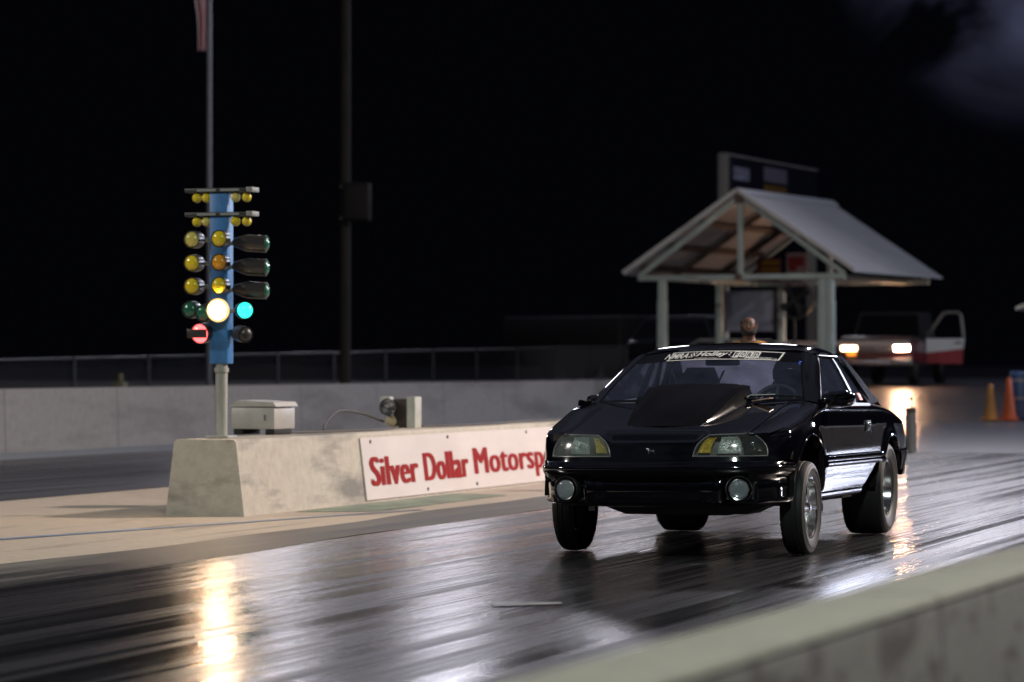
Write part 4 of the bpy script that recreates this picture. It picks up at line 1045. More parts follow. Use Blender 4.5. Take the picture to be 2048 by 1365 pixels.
# black liner under the nose, wheel wells, floor
mb = MB()
mb.box((0, -.10, .66), (1.02, 1.15, .10)); mb.box((0, -.68, .45), (1.15, .20, .24)); mb.box((0, 1.5, .33), (1.36, 2.7, .10)); mb.box((0, 2.9, .46), (1.2, 1.1, .28))
mb.box((0, 1.2, .62), (1.58, .12, .5)) if False else None
mb.build('floor_pan', M['liner'], car, smooth=0)
for sg in (1, -1):
    for (cy, cz), rr in ((AF, RAF), (AR, RAR)):
        mb = MB(); mb.grid(lambda a, x: (sg*x, cy + (rr+.012)*math.cos(a), cz + (rr+.012)*math.sin(a)), lin(28, .0, PI), [.46, .83])
        mb.add([(sg*.46, cy+(rr+.012)*math.cos(a), cz+(rr+.012)*math.sin(a)) for a in lin(28, .0, PI)], [tuple(range(28))])
        mb.build('wheel_well', M['liner'], car)
        # rolled arch lip
        mb = MB(); pts = [(sg*(sx(cy+(rr+.002)*math.cos(a), cz+(rr+.002)*math.sin(a))+.000), cy+rr*math.cos(a), cz+rr*math.sin(a)) for a in lin(40, .42 if cy < 1 else .85, PI-.62 if cy < 1 else PI-.70)]
        mb.tube(pts, .0065, 6); mb.build('arch_lip', P, car)
mb = MB()
mb.prism([(-.60, .30), (.60, .30), (.42, .225), (-.40, .225)], lambda a, b, t: (a, t, b), -.10, .24); mb.box((.02, .50, .27), (.42, .60, .13), None, 0, .03)
mb.tube([(-.62, -.02, .30), (.62, -.02, .30)], .022, 8); mb.build('crossmember', pmat('chassis_grey', (.05, .05, .056), .5, .4), car)
mb = MB(); mb.box((-.50, -.55, .283), (.035, .02, .04)); mb.build('tow_tab', pmat('tow_tab_grey', (.45, .45, .45), .5), car, smooth=0)
for y, z in ((.62, .235), (1.02, .235)):
    mb = MB(); mb.tube([(.50, y, z), (.66, y, z)], .028, 12); mb.lathe([(.046, -.012), (.046, .012), (.03, .012), (.03, -.012), (.046, -.012)], (.66, y, z), 'X', 14); mb.tube([(.58, y, z+.02), (.58, y, .33)], .010, 6)
    mb.build('exhaust_outlet', M['trim'], car)

# sill, mouldings
def band_piece(y0, y1, zc, prof, n=24):
    """proud strip along the body: prof = (height offset, proud) pairs; zc(y) centre height"""
    mb = MB(); ys = lin(n, y0, y1)
    def f(y, k):
        h, o = prof[k]; z = zc(y) + h; return (sx(y, z) + o, y, z)
    mb.grid(f, ys, range(len(prof)))
    for y in (y0, y1): mb.add([f(y, k) for k in range(len(prof))], [tuple(range(len(prof)))])
    return mb
mprof = [(-.042, -.004), (-.040, .010), (-.030, .018), (-.012, .020), (-.004, .015), (.004, .015), (.012, .021), (.030, .019), (.040, .010), (.042, -.004)]
zc = lambda y: .562
for y0, y1 in ((.262, .470), (.484, 1.793), (1.807, 2.155)):
    pair(band_piece(y0, y1, zc, mprof), 'side_moulding', P)
pair(band_piece(.252, 1.56, lambda y: .345, [(-.030, -.03), (-.030, .004), (-.018, .012), (.006, .010), (.014, .004), (.016, -.004)]), 'rocker_panel', P)
# front corner continuation of the bumper strip
for sg in (1, -1):
    mb = MB(); mb.grid(lambda u, k: (lambda p, n: (p.x + n.x*(mprof[k][1]-.006), p.y + n.y*(mprof[k][1]-.006), .545+mprof[k][0]*.75))(*plan(sg*lerp(S_HL+.06, SMAX, u))), lin(14), range(len(mprof))); mb.build('corner_moulding', P, car)
# door handles, mirrors
for sg, d in ((1, doors[0]), (-1, doors[1])):
    mb = MB(); x0 = sx(1.66, .785)
    mb.box((sg*(x0+.002), 1.655, .785), (.012, .16, .075), None, 0, .004); h = mb.build('handle', M['trim'], d)
    mb = MB(); mb.box((sg*(x0+.014), 1.65, .797), (.014, .12, .020), None, 0, .005); mb.lathe([(0, 0), (.012, 0), (.012, .006), (0, .007)], (sg*(x0+.008), 1.70, .752), (sg, 0, 0), 14); mb.build('latch', M['chrome'], h)
    mb = MB()
    # mirror housing: rounded wedge, blunt face forward
    bmx = MB(); cx_, cy_, cz_ = (.925, .385, .972) if sg > 0 else (.765, .50, .968)
    def mir(a, t):
        r = [.0, .55, .85, 1.0, 1.0, .93][t]; yy = [-.085, -.075, -.050, -.005, .055, .075][t]
        ex_, ez_ = (.105 if sg > 0 else .082)*r, (.056 if sg > 0 else .046)*r; ca, sa = math.cos(a), math.sin(a)
        return (sg*(cx_ + ex_*math.copysign(abs(ca)**.6, ca)), cy_ + yy + .03*ca, cz_ + ez_*math.copysign(abs(sa)**.7, sa) + .006*ca)
    bmx.grid(mir, lin(29, 0, 2*PI), range(6)); bmx.bar((sg*.80, .40, .950), (sg*.86, .40, .962), .07, .04)
    m_ = bmx.build('side_mirror', P, d, merge=True)
    mb = MB(); mb.grid(lambda r, a: (sg*(cx_ + (.092 if sg > 0 else .070)*r*math.copysign(abs(math.cos(a))**.6, math.cos(a))), cy_+.074+.03*r*math.cos(a), cz_ + (.047 if sg > 0 else .038)*r*math.copysign(abs(math.sin(a))**.7, math.sin(a))), [0, 1], lin(29, 0, 2*PI)); mb.build('mirror_glass', M['chrome'], m_)

# greenhouse
xsf = pch([.925, 1.0, 1.10, 1.20, 1.285], [.803, .772, .728, .680, .632])
def sg_pt(y, z, t): return (xsf(z) - t, y, z)
rzc = pch([.92, 1.02, 1.15, 1.32, 1.55, 1.75, 1.88], [1.324, 1.346, 1.364, 1.374, 1.370, 1.352, 1.328])
rdr = pch([0, .5, .78, .90, .96, 1], [0, .010, .026, .042, .058, .082])
def roof_pt(u, v):
    q = abs(u); y = lerp(.925 + .075*q*q, 1.86 + .01*q, v); return Vector((u*.632, y, rzc(y) - rdr(q)*(.9 + .2*v)))
mb = MB(); mb.grid(roof_pt, [-1, -.985, -.96, -.93, -.88] + lin(21, -.8, .8) + [.88, .93, .96, .985, 1], lin(18))
roof = mb.build('roof', P, car)
def ws_pt(u, v):
    """windshield: u across -1..1, v bottom to top"""
    q = abs(u); a = Vector((u*.735, .175 + .195*q**2.2, .962 - .004*q)); t = Vector((u*.565, .918 + .07*q*q, 1.322 - .030*q*q)); p = a.lerp(t, v)
    bulge = .020*math.sin(PI*v); return p + Vector((0, -bulge*.6, bulge*.8))
mb = MB(); mb.grid(ws_pt, lin(33, -1, 1), lin(13)); ws = mb.build('windshield', M['glass'], car)
def ws_off(u, v, d):
    e = .01; a = (ws_pt(u+e, v)-ws_pt(u-e, v)).cross(ws_pt(u, min(v+e, 1))-ws_pt(u, max(v-e, 0))).normalized()
    if a.y > 0: a = -a
    return ws_pt(u, v) + a*d
mb = MB(); mb.grid(lambda u, v: ws_off(u, v, .0015), lin(33, -1, 1), lin(5, .755 , 1.0)); mb.build('sun_strip', M['ink'], ws)
mb = MB()
mb.grid(lambda u, v: ws_off(u, v, .0018), lin(33, -1, 1), lin(3, 0, .045))
for u0, u1 in ((-1, -.955), (.955, 1)): mb.grid(lambda u, v: ws_off(u, v, .0018), [u0, u1], lin(13))
mb.build('glass_border', M['ink'], ws)
# pillars, side frames (closed strips with real thickness)
def strip_poly(poly, name, mat=P, t0=-.004, t1=.030, parent=car):
    mb = MB(); mb.prism(poly, sg_pt, t0, t1); return pair(mb, name, mat, parent, smooth=25, merge=False)
def sub(a, b, n): return [(lerp(a[0], b[0], i/n), lerp(a[1], b[1], i/n)) for i in range(n)]
for sg in (1, -1):
    mb = MB()
    def apil(k, v):
        w = ws_off(sg*1.0, v, .003); o = Vector((sg*xsf(lerp(.940, 1.276, v)), lerp(.405, 1.035, v), lerp(.940, 1.276, v)))
        i0 = ws_off(sg*.965, v, .004); m1 = w.lerp(o, .5) + Vector((sg*.010, -.010, .004))
        return [i0, w + Vector((sg*.004, -.004, .002)), m1, o + Vector((sg*.004, 0, 0)), o + Vector((-sg*.02, .02, 0))][k]
    mb.grid(apil, range(5), lin(14)); mb.build('front_pillar', P, car, smooth=50)
strip_poly(sub((.405, .940), (1.035, 1.276), 8) + [(1.035, 1.276), (1.080, 1.258)] + sub((1.07, 1.254), (.455, .940), 8), 'window_frame', M['trim'], -.002)
strip_poly([(1.02, 1.288)] + [(1.86, 1.288), (1.80, 1.256)] + [(1.06, 1.256)], 'roof_rail', P)
strip_poly(sub((1.555, .930), (1.492, 1.257), 8) + [(1.492, 1.257), (1.535, 1.257)] + sub((1.535, 1.257), (1.640, .930), 8), 'centre_pillar', M['trim'])
strip_poly(sub((2.02, .926), (1.685, 1.257), 8) + [(1.685, 1.257), (1.87, 1.288)] + sub((1.87, 1.288), (2.44, .918), 10) , 'rear_pillar', P)
strip_poly([(.40, .930), (2.05, .920), (2.05, .944), (.42, .952)], 'belt_trim', M['trim'], -.006)
mb = MB(); mb.prism(sub((.45, .948), (1.065, 1.258), 8) + [(1.065, 1.258), (1.497, 1.258)] + sub((1.497, 1.258), (1.56, .945), 6), sg_pt, .010, .015)
for sg, d in ((1, doors[0]), (-1, doors[1])): (mb if sg > 0 else mirror(mb)).build('window', M['tint'], d, smooth=25)
mb = MB(); mb.prism([(1.635, .943), (1.535, 1.256), (1.69, 1.256)] + sub((1.69, 1.256), (2.025, .940), 6), sg_pt, .008, .013); qg = pair(mb, 'quarter_window', M['tint'], car, 25, False)
# stickers on the driver's-side rear glass
st_ = MB(); st_.prism([(1.80, .965), (1.905, .965), (1.88, 1.015), (1.785, 1.015)], sg_pt, .003, .0055); st_.build('sticker', M['orange'], qg[0], smooth=0)
st_ = MB(); st_.prism([(1.815, .990), (1.885, .990), (1.87, 1.006), (1.805, 1.006)], sg_pt, .0005, .002); st_.build('sticker_print', M['white'], qg[0], smooth=0)
mb = MB(); put_text(mb, 'RACING', 1.615, 1.83, 1.06, 1.115, lambda a, b: Vector(sg_pt(a, b, .004)), offset=.02) if False else None
# drip rail, roof edge bright line
mb = MB(); pts = [(xsf(z)+.006, y, z) for y, z in sub((.44, .958), (1.04, 1.272), 8)] + [(.640, y, 1.272) for y in lin(8, 1.05, 1.70)] + [(xsf(z)+.006, y, z) for y, z in sub((1.75, 1.262), (2.10, .930), 8)]
mb.tube(pts, .006, 6); pair(mb, 'drip_rail', pmat('drip_rail_black', (.02, .02, .022), .12, .6), car)
# rear window, sail panels, deck, tail
def rw_pt(u, v):
    q = abs(u); return Vector((u*.555, 1.875 + .01*q, 1.318 - .035*q*q)).lerp(Vector((u*.63, 2.43 - .03*q*q, .935)), v) + Vector((0, .02, .02))*math.sin(PI*v)
mb = MB(); mb.grid(rw_pt, lin(21, -1, 1), lin(9)); mb.build('rear_window', glass('rear_glass', (.72, .74, .78), 1.0, .32, (.36, .42, .70)), car)
for sg in (1, -1):
    mb = MB(); mb.grid(lambda t, v: tuple(rw_pt(sg, v).lerp(Vector((sg*(xsf(lerp(1.288, .925, v))+.004), lerp(1.87, 2.44, v), lerp(1.288, .918, v))), t) + Vector((sg*.012, 0, .012))*math.sin(PI*t)), lin(7), lin(10)); mb.build('sail_panel', P, car)
def deck_pt(u, v):
    y = lerp(2.42, 3.49, v); w = Wf(y) - .060; z = ztf(y) + (.022 - .004*v)*(1-u*u) + .0; return (u*w, y, z)
mb = MB(); mb.grid(deck_pt, lin(21, -1, 1), lin(14)); mb.build('trunk_lid', P, car)
def tail_pt(u, k):
    z, e = [(.40, .10), (.44, .03), (.50, 0), (.57, -.015), (.60, -.01), (.61, .03), (.70, .035), (.765, .05), (.79, .09)][k]
    x = .80*math.copysign(abs(math.sin(u*PI/2))**.9, u); y = 3.30 + (.30-e)*abs(math.cos(u*PI/2))**.45
    return (x*(1-e*.2), y, z)
mb = MB(); mb.grid(tail_pt, lin(41, -1, 1), range(9)); mb.build('rear_bumper', P, car)
pair(band_piece(2.885, 3.42, lambda y: .54, [(-.10, -.004), (-.09, .012), (.0, .022), (.05, .022), (.062, .010), (.064, -.004)]), 'bumper_side', P)
for sg in (1, -1):
    mb = MB(); mb.box((sg*.55, 3.585, .69), (.36, .03, .13), None, 0, .01); mb.build('tail_light', pmat('tail_lamp_red', (.25, .01, .01), .2), car)
# cowl and wipers
mb = MB(); mb.grid(lambda u, v: Vector((u*.73, lerp(hy1(u*.62)+.0, .175+.195*abs(u)**2.2 + .03, v), lerp(zh(u*.62, hy1(u*.62))-.018, .955, v))), lin(21, -1, 1), lin(3)); mb.build('cowl_panel', M['trim'], car)
mb = MB(); a, b, c = ws_off(.50, .06, .02), ws_off(.44, .10, .018), ws_off(.96, .055, .016)
mb.tube([ws_off(.47, .0, .03), a, ws_off(.72, .07, .022)], .008, 7); mb.tube([ws_off(t, .055+.02*math.sin(PI*(t-.44)/.5), .012) for t in lin(8, .44, .95)], .006, 6); mb.build('wiper', M['trim'], car)
mb = MB(); mb.tube([ws_off(-.35, .0, .03), ws_off(-.15, .05, .022)], .008, 7); mb.tube([ws_off(t, .05+.02*math.sin(PI*(t+.55)/.6), .012) for t in lin(8, -.55, .05)], .006, 6); mb.build('wiper', M['trim'], car)
mb = MB(); p0 = Vector((.40, .205, zh(.4, .2)+.012)); mb.bar(p0, p0 + Vector((.13, -.045, .018)), .05, .008); mb.build('wiper_cover', pmat('worn_wiper_cover', (.36, .24, .19), .4), car, smooth=0)

# banner across the top of the windshield
UL, UR = .655, -.805                              # banner spans the glass from the car's right to its left
def ban_pt(a, b, d=.0035):
    """a: 0..1 left to right as read from the front, b: 0..1 upwards"""
    x = lerp(-.375, .450, a); y_ = .748 + .205*b
    v = y_; u = x / lerp(.735, .565, v); return ws_off(u, v, d)
bw = MB()
def quad(mb, pts, mi=0, d=.0035, n=1):
    """flat shape in banner coordinates; long edges are subdivided so it follows the glass"""
    mb.add([ban_pt(a, b, d) for a, b in pts], [tuple(range(len(pts)))], mi)
def hbar(mb, a0, a1, b0, b1, sl=0.0, n=12, d=.0035):
    for i in range(n):
        x0, x1 = lerp(a0, a1, i/n), lerp(a0, a1, (i+1)/n)
        quad(mb, [(x0, b0), (x1, b0), (x1+sl, b1), (x0+sl, b1)], 0, d)
hbar(bw, .055, 1.0, .93, 1.0); hbar(bw, .035, .985, .05, .12)
quad(bw, [(.035, .05), (.048, .05), (.062, .30), (.047, .30)]); quad(bw, [(.972, .05), (.987, .05), (1.0, 1.0), (.985, 1.0)]); quad(bw, [(.048, .78), (.060, .78), (.070, 1.0), (.056, 1.0)])
put_text(bw, 'NMRA', .005, .205, .28, .86, lambda a, b: ban_pt(a, b), shear=.3, offset=.028)
for i in range(4):
    for j in range(4):
        if (i + j) % 2 == 0:
            a0 = .212 + i*.012 + j*.004; b0 = .34 + j*.13
            quad(bw, [(a0, b0), (a0+.012, b0), (a0+.016, b0+.13), (a0+.004, b0+.13)])
put_text(bw, 'Holley', .275, .545, .30, .92, lambda a, b: ban_pt(a, b), shear=.35, offset=.038, space=1.05)
quad(bw, [(.552, .50), (.566, .50), (.566, .62), (.552, .62)]); quad(bw, [(.556, .72), (.570, .72), (.570, .84), (.556, .84)])
put_text(bw, 'INTERGALACTIC', .275, .465, .17, .27, lambda a, b: ban_pt(a, b), offset=.02)
for i, (ch, dy) in enumerate(zip('FORD', (0, .06, -.03, .03))):
    a0 = .590 + i*.056
    quad(bw, [(a0, .26+dy), (a0+.050, .24+dy), (a0+.054, .92+dy*.6), (a0+.004, .94+dy*.6)])
el = [(.83 + .135*math.cos(t), .20 + .15*math.sin(t)) for t in lin(25, 0, 2*PI)[:-1]]
for i in range(24):
    t0, t1 = el[i], el[(i+1) % 24]; c_ = (.83, .20)
    o = lambda p: (c_[0] + (p[0]-c_[0])*.955, c_[1] + (p[1]-c_[1])*.86)
    quad(bw, [t0, t1, o(t1), o(t0)])
put_text(bw, 'FESTIVAL', .735, .925, .13, .28, lambda a, b: ban_pt(a, b), shear=.15, offset=.025)
put_text(bw, 'of', .575, .588, .30, .40, lambda a, b: ban_pt(a, b))
bw.build('banner', M['white'], ws, smooth=0, normals=False)
bk = MB()
for i, (ch, dy) in enumerate(zip('FORD', (0, .06, -.03, .03))):
    a0 = .590 + i*.056
    put_text(bk, ch, a0+.013, a0+.042, .36+dy, .82+dy*.7, lambda a, b: ban_pt(a, b, .0050), offset=.012)
bk.build('banner_letters', M['ink'], ws, smooth=0, normals=False)

# ------------------------------------------------------------------ cabin
def seat(x, w, name='seat'):
    mb = MB()
    def f(a, t):
        z = lerp(.62, 1.205, t); hw_ = w*(1 - .10*t) * (1 if t < .72 else lerp(1, .62, ((t-.72)/.28)**1.5)); y = 1.36 + .22*t
        ca, sa = math.cos(a), math.sin(a)
        return (x + hw_*math.copysign(abs(ca)**.6, ca), y + .055*math.copysign(abs(sa)**.7, sa) - .03*abs(ca)**3, z)
    ts = lin(14); mb.grid(f, lin(29, 0, 2*PI), ts); mb.add([f(a, 1) for a in lin(29, 0, 2*PI)[:-1]], [tuple(range(28))])
    mb.box((x, 1.12, .56), (w*2, .52, .16), None, 0, .05)
    return mb.build(name, M['seat'], car)
s1 = seat(-.31, .175); s2 = seat(.40, .205)
mb = MB(); mb.bar((-.10, 1.40, 1.18), (-.30, 1.02, .60), .018, .004); mb.build('belt', pmat('harness_grey', (.30, .30, .32), .6), s1, smooth=0)
mb = MB(); mb.grid(lambda u, v: Vector((u*.70, lerp(.32, .70, v), .945 - .035*v - .02*abs(u))), lin(15, -1, 1), lin(5)); mb.box((0, .74, .80), (1.36, .10, .24), None, 0, .03)
mb.build('dashboard', M['trim'], car)
mb = MB(); mb.prism([(.20, .0), (.56, .0), (.52, .10), (.24, .10)], lambda a, b, t: (a, t, .90+b*.6), .50, .74); mb.build('gauge_hood', M['black'], car, smooth=0)
mb = MB(); cg = []
for s in (-1, 1):
    cg = [(s*.60, 1.62, .40), (s*.60, 1.62, 1.10), (s*.50, 1.60, 1.285), (0, 1.60, 1.310)]
    mb.tube([(s*.62, 1.66, .45), (s*.61, 1.66, .95), (s*.56, 1.63, 1.20), (s*.46, 1.62, 1.295), (0, 1.62, 1.315)], .020, 10)
    mb.tube([(s*.56, 1.64, 1.19), (s*.55, 2.2, .78)], .018, 8)
mb.tube([(-.60, 1.66, .95), (.60, 1.66, .95)], .018, 8); mb.tube([(-.60, 1.66, .60), (.50, 1.64, 1.24)], .016, 8)
mb.build('roll_cage', M['cage'], car)
mb = MB(); wc = Vector((.40, .86, .915)); e1 = Vector((1, 0, 0)); e2 = Vector((0, .35, .94)).normalized()
mb.tube([wc + (e1*math.cos(a) + e2*math.sin(a))*.165 for a in lin(33, 0, 2*PI)[:-1]], .013, 8, close=True)
for a in (PI/2, PI*1.17, PI*1.83): mb.tube([wc + (e1*math.cos(a) + e2*math.sin(a))*.16, wc + Vector((0, -.02, -.01))], .010, 6)
mb.tube([wc + Vector((0, -.02, -.01)), wc + Vector((0, -.22, -.06))], .022, 8); mb.build('steering_wheel', pmat('steering_rim', (.06, .06, .065), .3), car)
mb = MB(); mb.box((.03, .845, 1.235), (.24, .03, .055), Matrix.Rotation(-.15, 3, 'X'), 0, .012); mb.tube([(.03, .845, 1.25), (.03, .86, 1.30)], .008, 6); mb.build('inside_mirror', M['trim'], car)
mb = MB(); mb.ball((.575, .83, 1.22), .013, 10); mb.build('shift_light', pmat('blue_shift_light', (.05, .1, .5), .3, emit=(.06, .16, 1.0), es=.35), car)
# dim rear bulkhead so the cabin reads through the glass
mb = MB(); mb.box((0, 2.15, .72), (1.3, .6, .30), None, 0, .04); mb.build('rear_shelf', pmat('rear_shelf_carpet', (.03, .03, .034), .9), car)

# ------------------------------------------------------------------ wheels
def wheel(x, y, r, w, rr, side, front):
    e = empty('wheel', (x, y, r), (0, 0, 0), car); hwid = w/2
    mb = MB()
    if front: prof = [(rr, -hwid*.82), (rr*1.06, -hwid*.98), (r*.86, -hwid*1.06), (r*.955, -hwid*.96), (r*.985, -hwid*.80), (r*.997, -hwid*.5), (r*.990, -hwid*.44), (r*.990, -hwid*.40), (r, -hwid*.36), (r, -.06*hwid), (r*.990, -.04*hwid), (r*.990, .04*hwid), (r, .06*hwid), (r, hwid*.36), (r*.990, hwid*.40), (r*.990, hwid*.44), (r*.997, hwid*.5), (r*.985, hwid*.80), (r*.955, hwid*.96)]
    else: prof = [(rr, -hwid*.80), (rr*1.08, -hwid*.96), (r*.80, -hwid*1.06), (r*.93, -hwid*1.0), (r*.975, -hwid*.90), (r*.993, -hwid*.72), (r, -hwid*.4), (r, hwid*.4), (r*.993, hwid*.72), (r*.975, hwid*.90), (r*.93, hwid*1.0)]
    mb.lathe(prof, (0, 0, 0), 'X', 56); ty = mb.build('tyre', M['rubber'], e, smooth=30)
    o = side
    mb = MB(); q = hwid*(.96 if front else 1.0); b = hwid*1.06
    mb.lathe([(r*.955 if front else r*.93, o*q), (r*.90, o*b), (r*.86, o*(b+.002)), (r*.855, o*(b+.004)), (r*.82, o*(b+.004)), (r*.815, o*b), (rr*1.10, o*hwid*.99), (rr*1.03, o*hwid*.92), (rr, o*hwid*.80)], (0, 0, 0), 'X', 56); mb.build('sidewall', M['sidewall'], ty, smooth=50)
    # rim: bright lip, deep barrel, five slim twin spokes and a hub
    dz = .82*hwid; dp = dz - (.055 if front else .12)
    mb = MB(); mb.lathe([(rr*1.03, o*dz*1.06), (rr*1.04, o*(dz*1.06+.006)), (rr*.985, o*(dz*1.06+.004)), (rr*.955, o*dz), (rr*.93, o*(dp+.01)), (rr*.90, o*(dp-.028))], (0, 0, 0), 'X', 48)
    rim = mb.build('rim', M['alu'], e, smooth=30)
    mb = MB(); mb.lathe([(rr*1.03, o*(-dz)), (rr*.95, o*(-dz*.98)), (rr*.90, o*(-dz*.7)), (rr*.90, o*(dp-.03)), (rr*.25, o*(dp-.05)), (0, o*(dp-.05))], (0, 0, 0), 'X', 36); mb.build('brake', M['liner'], rim)
    for k in range(5):
        a = 2*PI*k/5 + (.35 if front else .1); ca, sa = math.cos(a), math.sin(a); pa = Vector((0, -sa, ca)); rd = Vector((0, ca, sa))
        mb = MB()
        for s in (-1, 1):
            mb.bar(rd*rr*.20 + pa*s*rr*.09 + Vector((o*(dp+.012), 0, 0)), rd*rr*.955 + pa*s*rr*.16 + Vector((o*(dp+.002), 0, 0)), rr*.10, .020, 0, .004)
        mb.build('spoke', M['alu'], rim)
    mb = MB(); mb.lathe([(rr*.32, o*(dp-.02)), (rr*.30, o*(dp+.018)), (rr*.17, o*(dp+.026)), (rr*.15, o*(dp+.055)), (rr*.10, o*(dp+.062)), (0, o*(dp+.062))], (0, 0, 0), 'X', 24)
    for k in range(5):
        a = 2*PI*k/5+.2; mb.lathe([(0, o*(dp+.036)), (.009, o*(dp+.036)), (.009, o*(dp+.018))], (0, rr*.23*math.cos(a), rr*.23*math.sin(a)), 'X', 8)
    mb.build('hub', M['chrome'], rim)
    return e
FRD, RRD = .302, .335
for s in (1, -1):
    wf_ = wheel(.782 if s > 0 else -.740, -.115, FRD, .150, .193, s, True)
    wr_ = wheel(s*.700, 2.50, RRD, .285, .196, s, False)
    # the axles stay level with the track while the body lifts and twists
    for w_, yy, xx, r_ in ((wf_, -.115, .782 if s > 0 else -.740, FRD), (wr_, 2.50, s*.700, RRD)):
        tgt = _Ry @ Vector((xx, yy, 0)); loc = Vector((-5.57 + tgt.x, 20.2 + tgt.y, r_ + .006))
        w_.matrix_local = CARM.inverted() @ (Matrix.Translation(loc) @ _Ry)

# ------------------------------------------------------------------ people
def skinned(name, nodes, edges, mat, root, parent=None, sub=2):
    ids = {k: i for i, k in enumerate(nodes)}
    me = bpy.data.meshes.new(name); me.from_pydata([n[0] for n in nodes.values()], [(ids[a], ids[b]) for a, b in edges], [])
    o = bpy.data.objects.new(name, me); COL.objects.link(o)
    o.modifiers.new('k', 'SKIN')
    sv = me.skin_vertices[0].data
    for k, i in ids.items():
        r = nodes[k][1]; sv[i].radius = r if isinstance(r, tuple) else (r, r); sv[i].use_root = (k == root)
    m = o.modifiers.new('s', 'SUBSURF'); m.levels = m.render_levels = sub
    dg = bpy.context.evaluated_depsgraph_get(); dg.update()
    nm = bpy.data.meshes.new_from_object(o.evaluated_get(dg)); o.modifiers.clear(); o.data = nm
    bpy.data.meshes.remove(me); nm.name = name
    nm.materials.clear(); nm.materials.append(mat); nm.polygons.foreach_set('use_smooth', [True]*len(nm.polygons))
    if parent is not None: o.parent = parent
    return o
def hand_nodes(N, E, wrist, palm_dir, side, pre, curl=.35, s=1.0):
    """palm and five fingers growing from a wrist node; side = thumb side vector"""
    w = Vector(N[wrist][0]); d = Vector(palm_dir).normalized(); t = Vector(side).normalized(); n = d.cross(t).normalized()
    N[pre+'palm'] = (tuple(w + d*.055*s), (.030*s, .018*s)); E.append((wrist, pre+'palm'))
    for k, (off, ln) in enumerate(((.027, .068), (.009, .076), (-.009, .071), (-.026, .056))):
        b = w + d*.095*s + t*off*s
        p1 = b + d*ln*.5*s; p2 = p1 + (d*math.cos(curl*2) + n*math.sin(curl*2))*ln*.45*s
        for q, nm in ((b, 'a'), (p1, 'b'), (p2, 'c')): N[f'{pre}f{k}{nm}'] = (tuple(q), .0088*s if nm != 'c' else .0072*s)
        E += [(pre+'palm', f'{pre}f{k}a'), (f'{pre}f{k}a', f'{pre}f{k}b'), (f'{pre}f{k}b', f'{pre}f{k}c')]
    b = w + d*.035*s + t*.034*s; p1 = b + (d*.7 + t*.6)*.036*s; p2 = p1 + (d*.95 + t*.15 + n*.3)*.030*s
    for q, nm in ((b, 'a'), (p1, 'b'), (p2, 'c')): N[f'{pre}t{nm}'] = (tuple(q), .0105*s if nm == 'a' else .009*s)
    E += [(pre+'palm', pre+'ta'), (pre+'ta', pre+'tb'), (pre+'tb', pre+'tc')]
m_skin = pmat('brown_skin', (.095, .042, .024), .5)
m_shirt = pmat('amber_shirt', (.42, .20, .035), .8, noise=.2, nscale=(8, 8, 8))
m_vest = pmat('dark_red_vest', (.045, .018, .014), .8)
m_jean = pmat('dark_jeans', (.02, .024, .04), .85)
m_beard = pmat('dark_beard', (.012, .009, .008), .9)
man = thing('person', 'bald bearded man in an amber shirt and dark vest standing behind the black car', 'person', (-7.70, 30.15, .004), R(12))
N = {'pelvis': ((0, 0, .93), (.150, .105)), 'waist': ((0, .0, 1.08), (.140, .100)), 'chest': ((0, -.005, 1.28), (.165, .110)), 'collar': ((0, .01, 1.42), (.085, .070)),
     'neck': ((0, 0, 1.48), .056), 'jaw': ((0, -.022, 1.545), (.062, .070)), 'head': ((0, -.006, 1.625), (.076, .092)), 'crown': ((0, .006, 1.695), (.058, .070))}
E = [('pelvis', 'waist'), ('waist', 'chest'), ('chest', 'collar'), ('collar', 'neck'), ('neck', 'jaw'), ('jaw', 'head'), ('head', 'crown')]
for s, q in ((1, 'l'), (-1, 'r')):
    N.update({q+'sh': ((s*.185, .01, 1.375), .064), q+'el': ((s*.265, .03, 1.10), .044), q+'wr': ((s*.262, -.09, .875), .029),
              q+'hip': ((s*.095, 0, .86), .088), q+'kn': ((s*.115, -.015, .48), .056), q+'an': ((s*.12, .03, .085), .040), q+'toe': ((s*.14, -.14, .035), .034)})
    E += [('collar', q+'sh'), (q+'sh', q+'el'), (q+'el', q+'wr'), ('pelvis', q+'hip'), (q+'hip', q+'kn'), (q+'kn', q+'an'), (q+'an', q+'toe')]
    hand_nodes(N, E, q+'wr', (0, -.35, -.93), (-s*.6, -.75, .2), q)
body = skinned('body', N, E, m_skin, 'pelvis', man)
# face
mb = MB(); mb.ball((0, -.100, 1.600), .013, 10, sc=(.9, 1.3, 1.5)); mb.build('nose', m_skin, man)
for s in (-1, 1):
    mb = MB(); mb.ball((s*.030, -.084, 1.632), .0105, 10); mb.build('eye', pmat('dark_eye', (.05, .035, .03), .3), man)
    mb = MB(); mb.ball((s*.078, .004, 1.610), .022, 10, sc=(.35, .7, 1.2)); mb.build('ear', m_skin, man)
    mb = MB(); mb.bar((s*.014, -.093, 1.652), (s*.048, -.086, 1.654), .010, .008); mb.build('eyebrow', m_beard, man)
mb = MB(); mb.bar((-.022, -.092, 1.566), (.022, -.092, 1.566), .010, .008, 0, .003); mb.build('mouth', pmat('lips', (.16, .05, .04), .5), man)
skinned('beard', {'a': ((-.064, -.015, 1.600), .026), 'b': ((-.048, -.064, 1.548), .032), 'c': ((0, -.086, 1.525), .040), 'd': ((.048, -.064, 1.548), .032), 'e': ((.064, -.015, 1.600), .026)}, [('a', 'b'), ('b', 'c'), ('c', 'd'), ('d', 'e')], m_beard, 'c', man, 1)
